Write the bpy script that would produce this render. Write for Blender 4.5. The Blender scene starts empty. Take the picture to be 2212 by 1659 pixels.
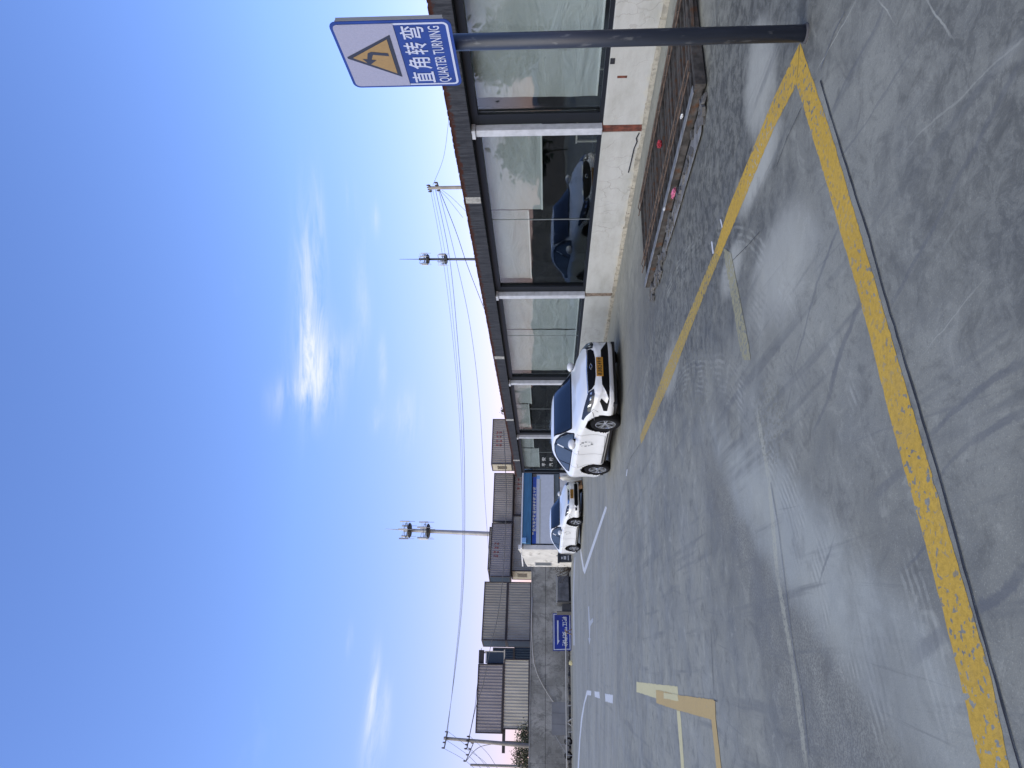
import bpy, bmesh, math, random
from mathutils import Vector, Matrix
from mathutils.bvhtree import BVHTree
from mathutils.geometry import delaunay_2d_cdt
random.seed(7)
R = math.radians
scene = bpy.context.scene
C = scene.collection

# ------------------------------------------------------------------ camera
F_PX, PITCH, CAM_H = 1500.0, math.atan(78/1500.0), 1.53
cam_d = bpy.data.cameras.new('camera')
cam_d.sensor_fit = 'HORIZONTAL'; cam_d.sensor_width = 36.0
cam_d.lens = 36.0*F_PX/2212.0
cam_d.clip_start = 0.05; cam_d.clip_end = 3000
cam = bpy.data.objects.new('camera', cam_d); C.objects.link(cam)
FW = Vector((0, math.cos(PITCH), math.sin(PITCH)))
UP = Vector((0, -math.sin(PITCH), math.cos(PITCH)))
RT = Vector((1, 0, 0))
m = Matrix((( -UP.x, RT.x, -FW.x, 0), (-UP.y, RT.y, -FW.y, 0), (-UP.z, RT.z, -FW.z, CAM_H), (0, 0, 0, 1)))
cam.matrix_world = m
scene.camera = cam

# ------------------------------------------------------------------ world, sun, exposure
SUN_EL, SUN_AZ = R(36), R(-128)          # azimuth clockwise from +Y (behind the camera, to the left)
world = bpy.data.worlds.new('World'); scene.world = world
world.use_nodes = True
wn, wl = world.node_tree.nodes, world.node_tree.links
wn.clear()
def wnode(t, **kw):
    n = wn.new(t)
    for k, v in kw.items(): setattr(n, k, v)
    return n
def wmath(op, a, b=None, c=None):
    n = wnode('ShaderNodeMath', operation=op)
    for i, s in enumerate((a, b, c)):
        if s is None: continue
        if isinstance(s, (int, float)): n.inputs[i].default_value = s
        else: wl.new(s, n.inputs[i])
    return n.outputs[0]
sky = wnode('ShaderNodeTexSky', sky_type='NISHITA')
sky.sun_disc = False; sky.sun_elevation = SUN_EL; sky.sun_rotation = SUN_AZ
sky.air_density = 1.0; sky.dust_density = 0.5; sky.ozone_density = 3.0; sky.altitude = 0
hs = wnode('ShaderNodeHueSaturation'); hs.inputs['Saturation'].default_value = 1.12; hs.inputs['Hue'].default_value = 0.5
wl.new(sky.outputs[0], hs.inputs['Color'])
bg = wnode('ShaderNodeBackground'); bg.inputs['Strength'].default_value = 0.15
tint = wnode('ShaderNodeMix', data_type='RGBA', blend_type='MULTIPLY'); tint.inputs[0].default_value = 1.0; tr_el = wnode('ShaderNodeMapRange')
tin = wnode('ShaderNodeMix', data_type='RGBA'); tin.inputs[6].default_value = (0.92, 0.605, 0.755, 1); tin.inputs[7].default_value = (1.09, 0.95, 1.14, 1)
wl.new(hs.outputs[0], tint.inputs[6]); wl.new(tint.outputs[2], bg.inputs['Color'])
# thin clouds, laid out by direction (azimuth, elevation in degrees)
tc = wnode('ShaderNodeTexCoord'); sx = wnode('ShaderNodeSeparateXYZ'); wl.new(tc.outputs['Generated'], sx.inputs[0])
az = wmath('MULTIPLY', wmath('ARCTAN2', sx.outputs[0], sx.outputs[1]), 180/math.pi)
el = wmath('MULTIPLY', wmath('ARCSINE', sx.outputs[2]), 180/math.pi)
def blob(a0, e0, sa, se, amp, tilt=0.0):
    da = wmath('SUBTRACT', az, a0); de = wmath('SUBTRACT', wmath('SUBTRACT', el, e0), wmath('MULTIPLY', da, tilt))
    p = wmath('ADD', wmath('POWER', wmath('ABSOLUTE', wmath('DIVIDE', da, sa)), 2.0), wmath('POWER', wmath('ABSOLUTE', wmath('DIVIDE', de, se)), 2.0))
    return wmath('MULTIPLY', wmath('EXPONENT', wmath('MULTIPLY', p, -1.0)), amp)
def ae(y, x):
    u, v = 1659-y, x
    d = FW*F_PX + RT*(u-829.5) - UP*(v-1106)
    d.normalize()
    return math.degrees(math.atan2(d.x, d.y)), math.degrees(math.asin(d.z))
blobs = [(700, 668, 150, 24, 1.0, 0), (790, 688, 85, 38, 1.15, 0), (560, 672, 120, 18, .5, 0), (840, 640, 30, 34, .55, 0), (470, 690, 90, 12, .42, 0),
         (640, 782, 110, 16, .36, 0), (760, 762, 40, 16, .30, 0), (790, 826, 60, 9, .42, 0), (900, 878, 55, 28, .42, 0),
         (430, 758, 34, 9, .42, 0), (478, 812, 30, 9, .42, 0), (905, 815, 26, 12, .36, 0),
         (1500, 806, 70, 10, .75, 0), (1550, 830, 60, 12, .55, 0), (1378, 757, 26, 6, .45, 0), (1620, 800, 70, 18, .45, 0), (870, 600, 40, 22, .25, 0)]
tr_el.inputs['From Min'].default_value = 2.0; tr_el.inputs['From Max'].default_value = 20.0; wl.new(el, tr_el.inputs['Value']); wl.new(tr_el.outputs[0], tin.inputs[0]); wl.new(tin.outputs[2], tint.inputs[7])
mask = None
for (y, x, sy, sx_, amp, tl) in blobs:
    a0, e0 = ae(y, x)
    b = blob(a0, e0, sy/26.0, sx_/26.0, amp, tl)
    mask = b if mask is None else wmath('ADD', mask, b)
cv = wnode('ShaderNodeCombineXYZ')
wl.new(wmath('MULTIPLY', az, 0.065), cv.inputs[0]); wl.new(wmath('ADD', wmath('MULTIPLY', el, 0.55), wmath('MULTIPLY', az, 0.02)), cv.inputs[1])
cn = wnode('ShaderNodeTexNoise'); cn.inputs['Scale'].default_value = 1.7; cn.inputs['Detail'].default_value = 10; cn.inputs['Roughness'].default_value = 0.66
cn.inputs['Distortion'].default_value = 0.6
wl.new(cv.outputs[0], cn.inputs['Vector'])
nr = wnode('ShaderNodeMapRange'); nr.inputs['From Min'].default_value = 0.36; nr.inputs['From Max'].default_value = 0.72
wl.new(cn.outputs[0], nr.inputs['Value'])
cm = wmath('MULTIPLY', mask, nr.outputs[0])
# the same thin wisps, rarer, go on round the rest of the sky
cv2 = wnode('ShaderNodeCombineXYZ'); wl.new(wmath('MULTIPLY', az, 0.03), cv2.inputs[0]); wl.new(wmath('MULTIPLY', el, 0.09), cv2.inputs[1])
n2 = wnode('ShaderNodeTexNoise'); n2.inputs['Scale'].default_value = 1.3; n2.inputs['Detail'].default_value = 6; wl.new(cv2.outputs[0], n2.inputs['Vector'])
mr2 = wnode('ShaderNodeMapRange'); mr2.inputs['From Min'].default_value = 0.62; mr2.inputs['From Max'].default_value = 0.9; wl.new(n2.outputs[0], mr2.inputs['Value'])
cm = wmath('MINIMUM', wmath('ADD', cm, wmath('MULTIPLY', mr2.outputs[0], 0.25)), 0.92)
bgc = wnode('ShaderNodeBackground'); bgc.inputs['Color'].default_value = (0.90, 0.95, 1.0, 1); bgc.inputs['Strength'].default_value = 0.60
mx = wnode('ShaderNodeMixShader'); wl.new(cm, mx.inputs[0]); wl.new(bg.outputs[0], mx.inputs[1]); wl.new(bgc.outputs[0], mx.inputs[2])
wo = wnode('ShaderNodeOutputWorld'); wl.new(mx.outputs[0], wo.inputs[0])

sun_d = bpy.data.lights.new('sun', 'SUN'); sun_d.energy = 1.8; sun_d.angle = R(80); sun_d.color = (1.0, 0.95, 0.58)
sun = bpy.data.objects.new('sun', sun_d); C.objects.link(sun)
sd = Vector((math.sin(SUN_AZ)*math.cos(SUN_EL), math.cos(SUN_AZ)*math.cos(SUN_EL), math.sin(SUN_EL)))
sun.rotation_euler = sd.to_track_quat('Z', 'Y').to_euler()
scene.view_settings.view_transform = 'Standard'
scene.view_settings.look = 'None'
scene.view_settings.exposure = 0.76
scene.view_settings.gamma = 1.0
scene.view_settings.use_curve_mapping = False
scene.cycles.max_bounces = 8
scene.cycles.transparent_max_bounces = 12

# ------------------------------------------------------------------ measuring helpers (2212 x 1659 px reading of the photo)
def ray(x, y):
    return FW*F_PX + RT*((1659-y)-829.5) - UP*(x-1106)
def G(x, y, z=0.0):                       # point on the horizontal plane z
    d = ray(x, y); s = (z-CAM_H)/d.z
    return Vector((d.x*s, d.y*s, z))
def P(x, y, dist):                        # point at forward distance dist (m)
    d = ray(x, y); s = dist/d.y
    return Vector((d.x*s, dist, CAM_H + d.z*s))

def s1(x, y): return ((2400+x/1.3554)*0.5486, (y/1.3554)*0.5486)
def s2(x, y): return ((2400+x/1.3554)*0.5486, (900+y/1.3554)*0.5486)
def s3(x, y): return ((2200+x/1.2074)*0.5486, (1900+y/1.2074)*0.5486)
def s4(x, y): return ((1500+x/2.212)*0.5486, (1850+y/2.212)*0.5486)
def s5(x, y): return ((1650+x/2.461)*0.5486, (2350+y/2.461)*0.5486)

# ------------------------------------------------------------------ materials
MATS = {}
class NT:
    def __init__(s, mat):
        mat.use_nodes = True
        s.t = mat.node_tree; s.n = s.t.nodes; s.l = s.t.links; s.n.clear()
        s.out = s.n.new('ShaderNodeOutputMaterial')
    def node(s, t, ins=None, **kw):
        n = s.n.new(t)
        for k, v in kw.items(): setattr(n, k, v)
        for k, v in (ins or {}).items(): s.put(n.inputs[k], v)
        return n
    def put(s, sock, v):
        if isinstance(v, bpy.types.NodeSocket): s.l.new(v, sock)
        elif isinstance(v, (tuple, list)) and len(v) == 3 and sock.type == 'RGBA': sock.default_value = (*v, 1)
        else: sock.default_value = v
    def math(s, op, a, b=0.0, clamp=False):
        n = s.node('ShaderNodeMath', operation=op); n.use_clamp = clamp
        s.put(n.inputs[0], a); s.put(n.inputs[1], b); return n.outputs[0]
    def pos(s, scale=(1, 1, 1), rot=0.0, obj=False, loc=(0, 0, 0)):
        if obj: src = s.node('ShaderNodeTexCoord').outputs['Object']
        else: src = s.node('ShaderNodeNewGeometry').outputs['Position']
        r = s.node('ShaderNodeVectorRotate', {0: src}, rotation_type='Z_AXIS'); r.inputs['Angle'].default_value = rot
        mp = s.node('ShaderNodeMapping'); s.l.new(r.outputs[0], mp.inputs[0]); mp.inputs['Scale'].default_value = scale; mp.inputs['Location'].default_value = loc
        return mp.outputs[0]
    def noise(s, vec, scale=1.0, detail=4.0, rough=0.55, dist=0.0):
        return s.node('ShaderNodeTexNoise', {'Vector': vec, 'Scale': scale, 'Detail': detail, 'Roughness': rough, 'Distortion': dist}).outputs[0]
    def rng(s, v, a, b, c=0.0, d=1.0, smooth=True):
        n = s.node('ShaderNodeMapRange', {'Value': v, 'From Min': a, 'From Max': b, 'To Min': c, 'To Max': d})
        if smooth: n.interpolation_type = 'SMOOTHSTEP'
        return n.outputs[0]
    def mix(s, f, a, b, mode='MIX'):
        n = s.node('ShaderNodeMix', data_type='RGBA', blend_type=mode)
        s.put(n.inputs[0], f); s.put(n.inputs[6], a); s.put(n.inputs[7], b); return n.outputs[2]
    def bsdf(s, col, rough=0.6, metal=0.0, bump=None, bstr=0.2, bdist=0.01, spec=0.5, coat=0.0):
        b = s.node('ShaderNodeBsdfPrincipled', {'Base Color': col, 'Roughness': rough, 'Metallic': metal, 'Specular IOR Level': spec, 'Coat Weight': coat})
        if coat: b.inputs['Coat Roughness'].default_value = 0.04
        if bump is not None:
            bp = s.node('ShaderNodeBump', {'Height': bump, 'Strength': bstr, 'Distance': bdist}); s.l.new(bp.outputs[0], b.inputs['Normal'])
        s.l.new(b.outputs[0], s.out.inputs[0]); return b

def mat(name, col, rough=0.6, metal=0.0, var=0.12, vscale=3.0, col2=None, c2at=(0.55, 0.75), c2scale=2.0, bump=0.0, bscale=40.0, spec=0.5, coat=0.0, stretch=(1, 1, 1), obj=True):
    """plain surface: base colour with soft variation, an optional second colour in patches (dirt, rust) and fine relief"""
    if name in MATS: return MATS[name]
    mt = bpy.data.materials.new(name); t = NT(mt)
    p = t.pos(stretch, obj=obj)
    c = t.mix(t.rng(t.noise(p, vscale, 5), 0.3, 0.7), tuple(v*(1-var) for v in col), tuple(min(1, v*(1+var)) for v in col))
    if col2: c = t.mix(t.rng(t.noise(p, c2scale, 8, 0.65), *c2at), c, col2)
    bmp = t.noise(p, bscale, 3) if bump else None
    t.bsdf(c, rough, metal, bmp, bump, 0.01, spec, coat)
    MATS[name] = mt
    return mt

def flat(name, col, rough=0.5, metal=0.0, spec=0.5, coat=0.0):
    return mat(name, col, rough, metal, var=0.04, vscale=6, spec=spec, coat=coat)

BD = Vector((-0.358, 0.934, 0)).normalized()        # direction of the glass front, away from the camera
BANG = math.atan2(BD.y, BD.x)

def ground_build(t):
    """concrete yard: colour, roughness, relief"""
    p = t.pos()
    big = t.noise(p, 0.35, 5, 0.6)
    mid = t.noise(p, 1.6, 6, 0.65)
    fine = t.noise(p, 38, 3, 0.7)
    speck = t.noise(p, 130, 2, 0.6)
    c = t.mix(t.rng(big, 0.32, 0.68), (0.125, 0.124, 0.124), (0.225, 0.223, 0.22))
    c = t.mix(t.math('MULTIPLY', t.rng(mid, 0.35, 0.75), 0.5), c, (0.26, 0.258, 0.252))
    c = t.mix(t.math('MULTIPLY', t.rng(fine, 0.5, 0.8), 0.6), c, (0.11, 0.109, 0.108))
    c = t.mix(t.math('MULTIPLY', t.rng(speck, 0.56, 0.75), 0.5), c, (0.38, 0.376, 0.37))
    blt = t.noise(p, 4.5, 9, 0.72, 0.8)
    c = t.mix(t.math('MULTIPLY', t.rng(blt, 0.5, 0.66), 0.6), c, (0.098, 0.097, 0.098))
    c = t.mix(t.math('MULTIPLY', t.rng(blt, 0.46, 0.34), 0.45), c, (0.30, 0.297, 0.29))
    sxyz = t.node('ShaderNodeSeparateXYZ', {0: p})
    X, Y = sxyz.outputs[0], sxyz.outputs[1]
    def area(cx, cy, rx, ry, soft=0.5, rot=0.0):      # 1 inside a wobbly ellipse
        dx = t.math('SUBTRACT', X, cx); dy = t.math('SUBTRACT', Y, cy)
        ca, sa = math.cos(rot), math.sin(rot)
        a = t.math('ADD', t.math('MULTIPLY', dx, ca), t.math('MULTIPLY', dy, sa))
        b = t.math('SUBTRACT', t.math('MULTIPLY', dy, ca), t.math('MULTIPLY', dx, sa))
        q = t.math('ADD', t.math('POWER', t.math('DIVIDE', a, rx), 2.0), t.math('POWER', t.math('DIVIDE', b, ry), 2.0))
        q = t.math('ADD', q, t.math('MULTIPLY', t.math('SUBTRACT', mid, 0.5), 2.2))
        return t.rng(q, 1.0+soft, 1.0-soft)
    # damp, mottled concrete round the steel grating
    mott = t.rng(t.noise(t.pos((1, 1, 1)), 9, 7, 0.75, 0.6), 0.42, 0.6)
    damp = t.math('MULTIPLY', area(1.6, 7.6, 1.6, 4.2, 0.7, R(20)), t.math('ADD', t.math('MULTIPLY', mott, 0.60), 0.32))
    c = t.mix(damp, c, (0.055, 0.055, 0.057))
    far_damp = t.math('MULTIPLY', area(0.6, 13.0, 1.1, 5.5, 0.7, R(21)), 0.5)
    c = t.mix(far_damp, c, (0.11, 0.108, 0.112))
    for (cx, cy, rx, ry, k) in ((1.2, 2.3, 1.1, .75, .75), (.35, 1.75, .9, .5, .7), (-.5, 1.9, .8, .35, .75), (-1.2, 1.7, .6, .3, .6), (2.3, 3.3, .8, .7, .4), (.6, 3.1, .35, .5, .45)):
        c = t.mix(t.math('MULTIPLY', area(cx, cy, rx, ry, 0.9, R(20)), t.math('MULTIPLY', t.math('ADD', t.math('MULTIPLY', mott, .6), .3), k)), c, (0.075, 0.075, 0.078))
    # dry pale dust patches
    for (cx, cy, rx, ry, k) in ((1.55, 5.15, .16, .5, .8), (.72, 4.75, .32, .6, .6), (.95, 5.9, .16, .35, .75), (2.2, 5.1, .4, .35, .7), (.2, 8.8, .3, .6, .5)):
        c = t.mix(t.math('MULTIPLY', area(cx, cy, rx, ry, 0.9, R(20)), k), c, (0.38, 0.375, 0.375))
    # exposed aggregate band
    agg = t.rng(t.noise(p, 62, 2, 0.8), 0.47, 0.56)
    band = t.math('MAXIMUM', area(-1.45, 4.8, 0.42, 2.4, 0.7, R(-17)), area(-1.9, 4.2, .5, 1.5, .7, R(-25)))
    c = t.mix(t.math('MULTIPLY', t.math('MULTIPLY', agg, band), 0.8), c, (0.115, 0.112, 0.115))
    c = t.mix(t.math('MULTIPLY', area(-1.0, 4.3, 0.35, 1.9, 0.9, R(-12)), 0.6), c, (0.34, 0.35, 0.365))
    # straight tyre streaks along the building
    st = t.noise(t.pos((6.5, 0.30, 1), -(BANG-R(90))), 1.0, 5, 0.6, 0.15)
    c = t.mix(t.math('MULTIPLY', t.rng(st, 0.53, 0.68), t.math('MULTIPLY', t.rng(mid, 0.3, 0.6), 0.6)), c, (0.105, 0.108, 0.122))
    st2 = t.noise(t.pos((22, 0.5, 1), -(BANG-R(97))), 1.0, 4, 0.6, 0.1)
    c = t.mix(t.math('MULTIPLY', t.rng(st2, 0.62, 0.74), 0.5), c, (0.12, 0.121, 0.132))
    st3 = t.noise(t.pos((16, 0.7, 1), -(BANG-R(78)), loc=(3, 7, 0)), 1.0, 4, 0.6, 0.1)
    c = t.mix(t.math('MULTIPLY', t.rng(st3, 0.66, 0.78), 0.22), c, (0.38, 0.38, 0.385))
    # curved tyre tracks of cars turning the corner
    wob = t.math('MULTIPLY', t.math('SUBTRACT', t.noise(p, 0.7, 2), 0.5), 0.25)
    for (cx, cy, r0, w, k, dark) in ((-3.7, 7.2, 4.55, 0.42, 0.34, 1), (-3.4, 6.9, 3.55, 0.22, 0.35, 1), (-4.6, 7.0, 4.7, 0.25, 0.3, 0), (-3.9, 7.4, 5.35, .14, .3, 0)):
        d = t.math('SQRT', t.math('ADD', t.math('POWER', t.math('SUBTRACT', X, cx), 2.0), t.math('POWER', t.math('SUBTRACT', Y, cy), 2.0)))
        d = t.math('ADD', d, wob)
        m_ = t.rng(t.math('ABSOLUTE', t.math('SUBTRACT', d, r0)), w, w*0.5)
        if r0 == 4.55: c = t.mix(t.math('MULTIPLY', t.math('MULTIPLY', t.rng(t.math('ABSOLUTE', t.math('SUBTRACT', d, r0)), w*1.2, w*0.3), t.rng(t.noise(p, 1.2, 6, .7), .38, .6)), .42), c, (0.12, 0.12, 0.122))
        ribs = t.rng(t.math('ADD', t.math('SINE', t.math('ADD', t.math('MULTIPLY', d, 120.0), t.math('MULTIPLY', t.noise(p, 3.0, 4, .7), 9.0))), t.math('MULTIPLY', t.noise(p, 14, 4, .7), 1.6)), 0.5, 1.5)
        m_ = t.math('MULTIPLY', t.math('MULTIPLY', m_, ribs), t.rng(t.noise(p, 2.2, 5, .7), 0.46, 0.62))
        c = t.mix(t.math('MULTIPLY', m_, k), c, (0.13, 0.13, 0.137) if dark else (0.38, 0.38, 0.385))
    # stains
    c = t.mix(t.math('MULTIPLY', t.rng(t.noise(t.pos((1, 1, 1), loc=(9, 3, 0)), 0.9, 6, 0.7), 0.62, 0.72), 0.45), c, (0.115, 0.114, 0.12))
    # yard surface further off is browner and striped by traffic
    far = t.rng(Y, 9.0, 20.0)
    lane = t.noise(t.pos((0.10, 1.3, 1), R(12)), 1.0, 4, 0.5)
    c = t.mix(t.math('MULTIPLY', far, t.rng(lane, 0.35, 0.7, 0.25, 0.75)), c, (0.255, 0.245, 0.24))
    # stripes with shapes of their own: dark smears, an old scraped-off line, scrubbed paint
    wx = t.math('MULTIPLY', t.math('SUBTRACT', t.noise(p, 2.5, 4, .6), 0.5), 0.10)
    edge_n = t.noise(p, 26, 4, .7)
    def seg(a, b, w, soft=0.6, wob_=1.0):
        a, b = Vector(a), Vector(b); L_ = (b-a).length; dx_, dy_ = (b-a)/L_
        px = t.math('SUBTRACT', X, a.x); py = t.math('SUBTRACT', Y, a.y)
        al = t.math('ADD', t.math('MULTIPLY', px, dx_), t.math('MULTIPLY', py, dy_))
        cr_ = t.math('ADD', t.math('SUBTRACT', t.math('MULTIPLY', px, -dy_), t.math('MULTIPLY', py, -dx_)), t.math('MULTIPLY', wx, wob_))
        m1 = t.rng(t.math('ADD', t.math('ABSOLUTE', cr_), t.math('MULTIPLY', t.math('SUBTRACT', edge_n, .5), w*1.2)), w, w*(1-soft))
        m2 = t.math('MULTIPLY', t.rng(al, -0.12, 0.12), t.rng(al, L_+0.12, L_-0.12))
        return t.math('MULTIPLY', m1, m2)
    def gg(q): v = G(*q); return (v.x, v.y)
    for (a, b, w, k) in ((s2(1330, 400), s2(1240, 640), .030, .6), (s2(1240, 640), s2(1180, 870), .036, .65), (s2(1180, 870), s2(1090, 1080), .020, .45),
                         (s2(1215, 0), s2(1130, 220), .016, .6), (s2(1130, 220), s2(985, 740), .016, .45), (s3(1240, 470), s3(1300, 290), .012, .5), (s3(1665, 385), s3(1760, 300), .010, .6),
                         (s2(1420, 1410), s2(1570, 1290), .03, .45), (s2(2212, 690), s2(1900, 930), .022, .6), (s2(1900, 930), s2(1700, 1130), .018, .5), (s2(2212, 960), s2(1950, 1130), .02, .6), (s2(1950, 1130), s2(1720, 1380), .012, .4),
                         (s1(1800, 0), s1(1100, 1050), .010, .35), (s1(1480, 0), s1(1180, 600), .016, .45), (s1(2212, 300), s1(1500, 1626), .018, .4), (s3(2212, 430), s3(1960, 640), .03, .7), (s3(1850, 700), s3(1700, 830), .05, .4)):
        c = t.mix(t.math('MULTIPLY', seg(gg(a), gg(b), w), k), c, (0.095, 0.098, 0.118))
    for (a, b, w, k) in ((s1(2212, 200), s1(1600, 780), .006, .2), (s1(1300, 30), s1(1120, 350), .006, .4), (s2(1980, 290), s2(1700, 640), .004, .25), (s1(1440, 10), s1(1500, 90), .006, .5), (s1(1700, 0), s1(1810, 180), .006, .5), (s1(2212, 260), s1(2060, 340), .05, .25)):
        c = t.mix(t.math('MULTIPLY', seg(gg(a), gg(b), w), k), c, (0.42, 0.415, 0.41))
    tr_ = None
    for (a, b) in ((s2(790, 1000), s2(850, 1330)), (s2(850, 1330), s3(1040, 450)), (s3(1040, 450), s3(1110, 850)), (s3(1110, 850), s3(1178, 1357)), (s3(1178, 1357), s3(1215, 1700))):
        g_ = seg(gg(a), gg(b), .045, .35, .15); tr_ = g_ if tr_ is None else t.math('MAXIMUM', tr_, g_)
    tr_ = t.math('MULTIPLY', tr_, t.rng(t.noise(p, 30, 4, .7), .62, .5))
    c = t.mix(t.math('MULTIPLY', tr_, .5), c, (0.36, 0.35, 0.31))
    spots = t.rng(t.noise(t.pos((1, .55, 1), R(-15)), 34, 3, .6), .53, .57)
    q1_, q2_ = gg(s2(460, 840)), gg(s2(860, 1020))
    scr = t.math('MAXIMUM', area(q1_[0], q1_[1], .42, .75, .5), area(q2_[0], q2_[1], .30, .32, .5))
    c = t.mix(t.math('MULTIPLY', t.math('MULTIPLY', scr, spots), .6), c, (0.15, 0.145, 0.125))
    c = t.mix(1.0, c, (1.03, 1.03, 0.89), 'MULTIPLY')
    rough = t.rng(mid, 0.3, 0.7, 0.62, 0.85)
    h = t.math('ADD', t.math('MULTIPLY', fine, 0.7), t.math('MULTIPLY', speck, 0.4))
    return c, rough, h, fine, mid

GGRP = bpy.data.node_groups.new('concrete_yard', 'ShaderNodeTree')
class GT(NT):
    def __init__(s, tree): s.t = tree; s.n = tree.nodes; s.l = tree.links
gt_ = GT(GGRP)
res_ = ground_build(gt_)
go_ = GGRP.nodes.new('NodeGroupOutput')
for nm_, ty_, sk_ in zip(('Color', 'Rough', 'Height', 'Fine', 'Mid'), ('NodeSocketColor',)+('NodeSocketFloat',)*4, res_):
    GGRP.interface.new_socket(nm_, in_out='OUTPUT', socket_type=ty_)
for nm_, sk_ in zip(('Color', 'Rough', 'Height', 'Fine', 'Mid'), res_): GGRP.links.new(sk_, go_.inputs[nm_])
def ground_nodes(t):
    g = t.n.new('ShaderNodeGroup'); g.node_tree = GGRP
    return [g.outputs[k] for k in ('Color', 'Rough', 'Height', 'Fine', 'Mid')]
g_mat = bpy.data.materials.new('concrete_yard'); t = NT(g_mat)
gc, gr, gh, _, _ = ground_nodes(t); t.bsdf(gc, gr, 0, gh, 0.35, 0.006, 0.3)

def paint_mat(name, col, wear, scale=16.0, thr=0.6, dirt=0.25):
    mt = bpy.data.materials.new(name); t = NT(mt)
    c, r, h, fine, mid = ground_nodes(t)
    p = t.pos()
    n = t.noise(p, scale, 3, 0.5, 0.3)
    gate = t.rng(t.noise(p, 1.3, 3), 0.36, 0.56)
    hole = t.math('MULTIPLY', t.rng(n, thr, thr+0.035), t.math('ADD', t.math('MULTIPLY', gate, 1-wear), wear))
    thin = t.rng(t.noise(p, 3.0, 6, 0.75), 0.45, 0.85, 0.0, wear)
    cc = t.mix(t.math('MULTIPLY', t.rng(fine, 0.35, 0.75), dirt), col, tuple(v*0.55 for v in col))
    cc = t.mix(t.math('MULTIPLY', t.rng(mid, 0.4, 0.8), dirt), cc, tuple(v*0.7 for v in col))
    f = t.math('MAXIMUM', hole, thin)
    t.bsdf(t.mix(f, cc, c), 0.7, 0, h, 0.35, 0.006, 0.3)
    return mt
M_yel = paint_mat('yellow_road_paint', (0.48, 0.30, 0.040), 0.26, 30, 0.575, 0.55)
M_yel_old = paint_mat('worn_yellow_paint', (0.38, 0.265, 0.06), 0.62, 26, 0.56, 0.5)
M_yel_pale = paint_mat('faded_pale_yellow_paint', (0.27, 0.25, 0.15), 0.75, 26, 0.53, 0.4)
M_yel_box = paint_mat('pale_yellow_paint', (0.50, 0.45, 0.25), 0.10, 30, 0.66, 0.2)
M_orange = paint_mat('ochre_paint', (0.42, 0.30, 0.12), 0.10, 30, 0.66, 0.25)
M_trace = paint_mat('paint_trace', (0.26, 0.25, 0.20), 0.8, 34, 0.50, 0.3)
M_whitep = paint_mat('white_road_paint', (0.50, 0.51, 0.53), 0.18, 24, 0.62, 0.2)
M_whitef = paint_mat('faded_white_paint', (0.36, 0.37, 0.39), 0.5, 24, 0.58, 0.2)

# ------------------------------------------------------------------ mesh helpers
class MB:
    def __init__(s): s.v = []; s.f = []
    def add(s, vs, fs):
        o = len(s.v); s.v += [tuple(v) for v in vs]; s.f += [tuple(i+o for i in f) for f in fs]
    def box(s, x0, x1, y0, y1, z0, z1, M=None):
        vs = [Vector((x, y, z)) for z in (z0, z1) for y in (y0, y1) for x in (x0, x1)]
        if M is not None: vs = [M @ v for v in vs]
        s.add(vs, [(0, 2, 3, 1), (4, 5, 7, 6), (0, 1, 5, 4), (2, 6, 7, 3), (0, 4, 6, 2), (1, 3, 7, 5)])
    def bar(s, a, b, w, h=None):                  # rectangular bar between two points
        h = h or w; a, b = Vector(a), Vector(b); d = b-a; L = d.length
        q = d.to_track_quat('X', 'Z').to_matrix().to_4x4()
        M = Matrix.Translation(a) @ q
        s.box(0, L, -w/2, w/2, -h/2, h/2, M)
    def tube(s, pts, r, seg=6, caps=True):
        pts = [Vector(p) for p in pts]; n = len(pts)
        rs = r if isinstance(r, (list, tuple)) else [r]*n
        vs = []
        for i, p in enumerate(pts):
            d = (pts[min(i+1, n-1)]-pts[max(i-1, 0)]).normalized()
            q = d.to_track_quat('Z', 'Y')
            for k in range(seg):
                a = 2*math.pi*k/seg
                vs.append(p + q @ Vector((math.cos(a)*rs[i], math.sin(a)*rs[i], 0)))
        fs = [(i*seg+k, i*seg+(k+1) % seg, (i+1)*seg+(k+1) % seg, (i+1)*seg+k) for i in range(n-1) for k in range(seg)]
        if caps: fs += [tuple(reversed(range(seg))), tuple(range((n-1)*seg, n*seg))]
        s.add(vs, fs)
    def poly(s, pts): s.add(pts, [tuple(range(len(pts)))])
    def prism(s, pts, ext):                       # polygon pts extruded by vector
        n = len(pts); ext = Vector(ext)
        vs = [Vector(p) for p in pts] + [Vector(p)+ext for p in pts]
        s.add(vs, [tuple(range(n)), tuple(reversed(range(n, 2*n)))] + [(i, i+n, (i+1) % n + n, (i+1) % n) for i in range(n)])
    def build(s, name, mt, parent=None, smooth=False, bevel=0.0):
        me = bpy.data.meshes.new(name); me.from_pydata(s.v, [], s.f); me.update()
        bm = bmesh.new(); bm.from_mesh(me)
        bmesh.ops.recalc_face_normals(bm, faces=bm.faces)
        if bevel:
            bmesh.ops.remove_doubles(bm, verts=bm.verts, dist=1e-5)
            bmesh.ops.bevel(bm, geom=[e for e in bm.edges], offset=bevel, segments=2, affect='EDGES', profile=0.7, clamp_overlap=True)
        bm.to_mesh(me); bm.free()
        me.materials.append(mt)
        if smooth: me.polygons.foreach_set('use_smooth', [True]*len(me.polygons))
        o = bpy.data.objects.new(name, me); C.objects.link(o)
        if parent: o.parent = parent
        return o
def mesh_obj(name, me, mt=None, parent=None):
    if mt: me.materials.clear(); me.materials.append(mt)
    o = bpy.data.objects.new(name, me); C.objects.link(o)
    if parent: o.parent = parent
    return o
def tag(o, label=None, cat=None, group=None, kind=None):
    if label: o['label'] = label
    if cat: o['category'] = cat
    if group: o['group'] = group
    if kind: o['kind'] = kind
    return o
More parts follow.
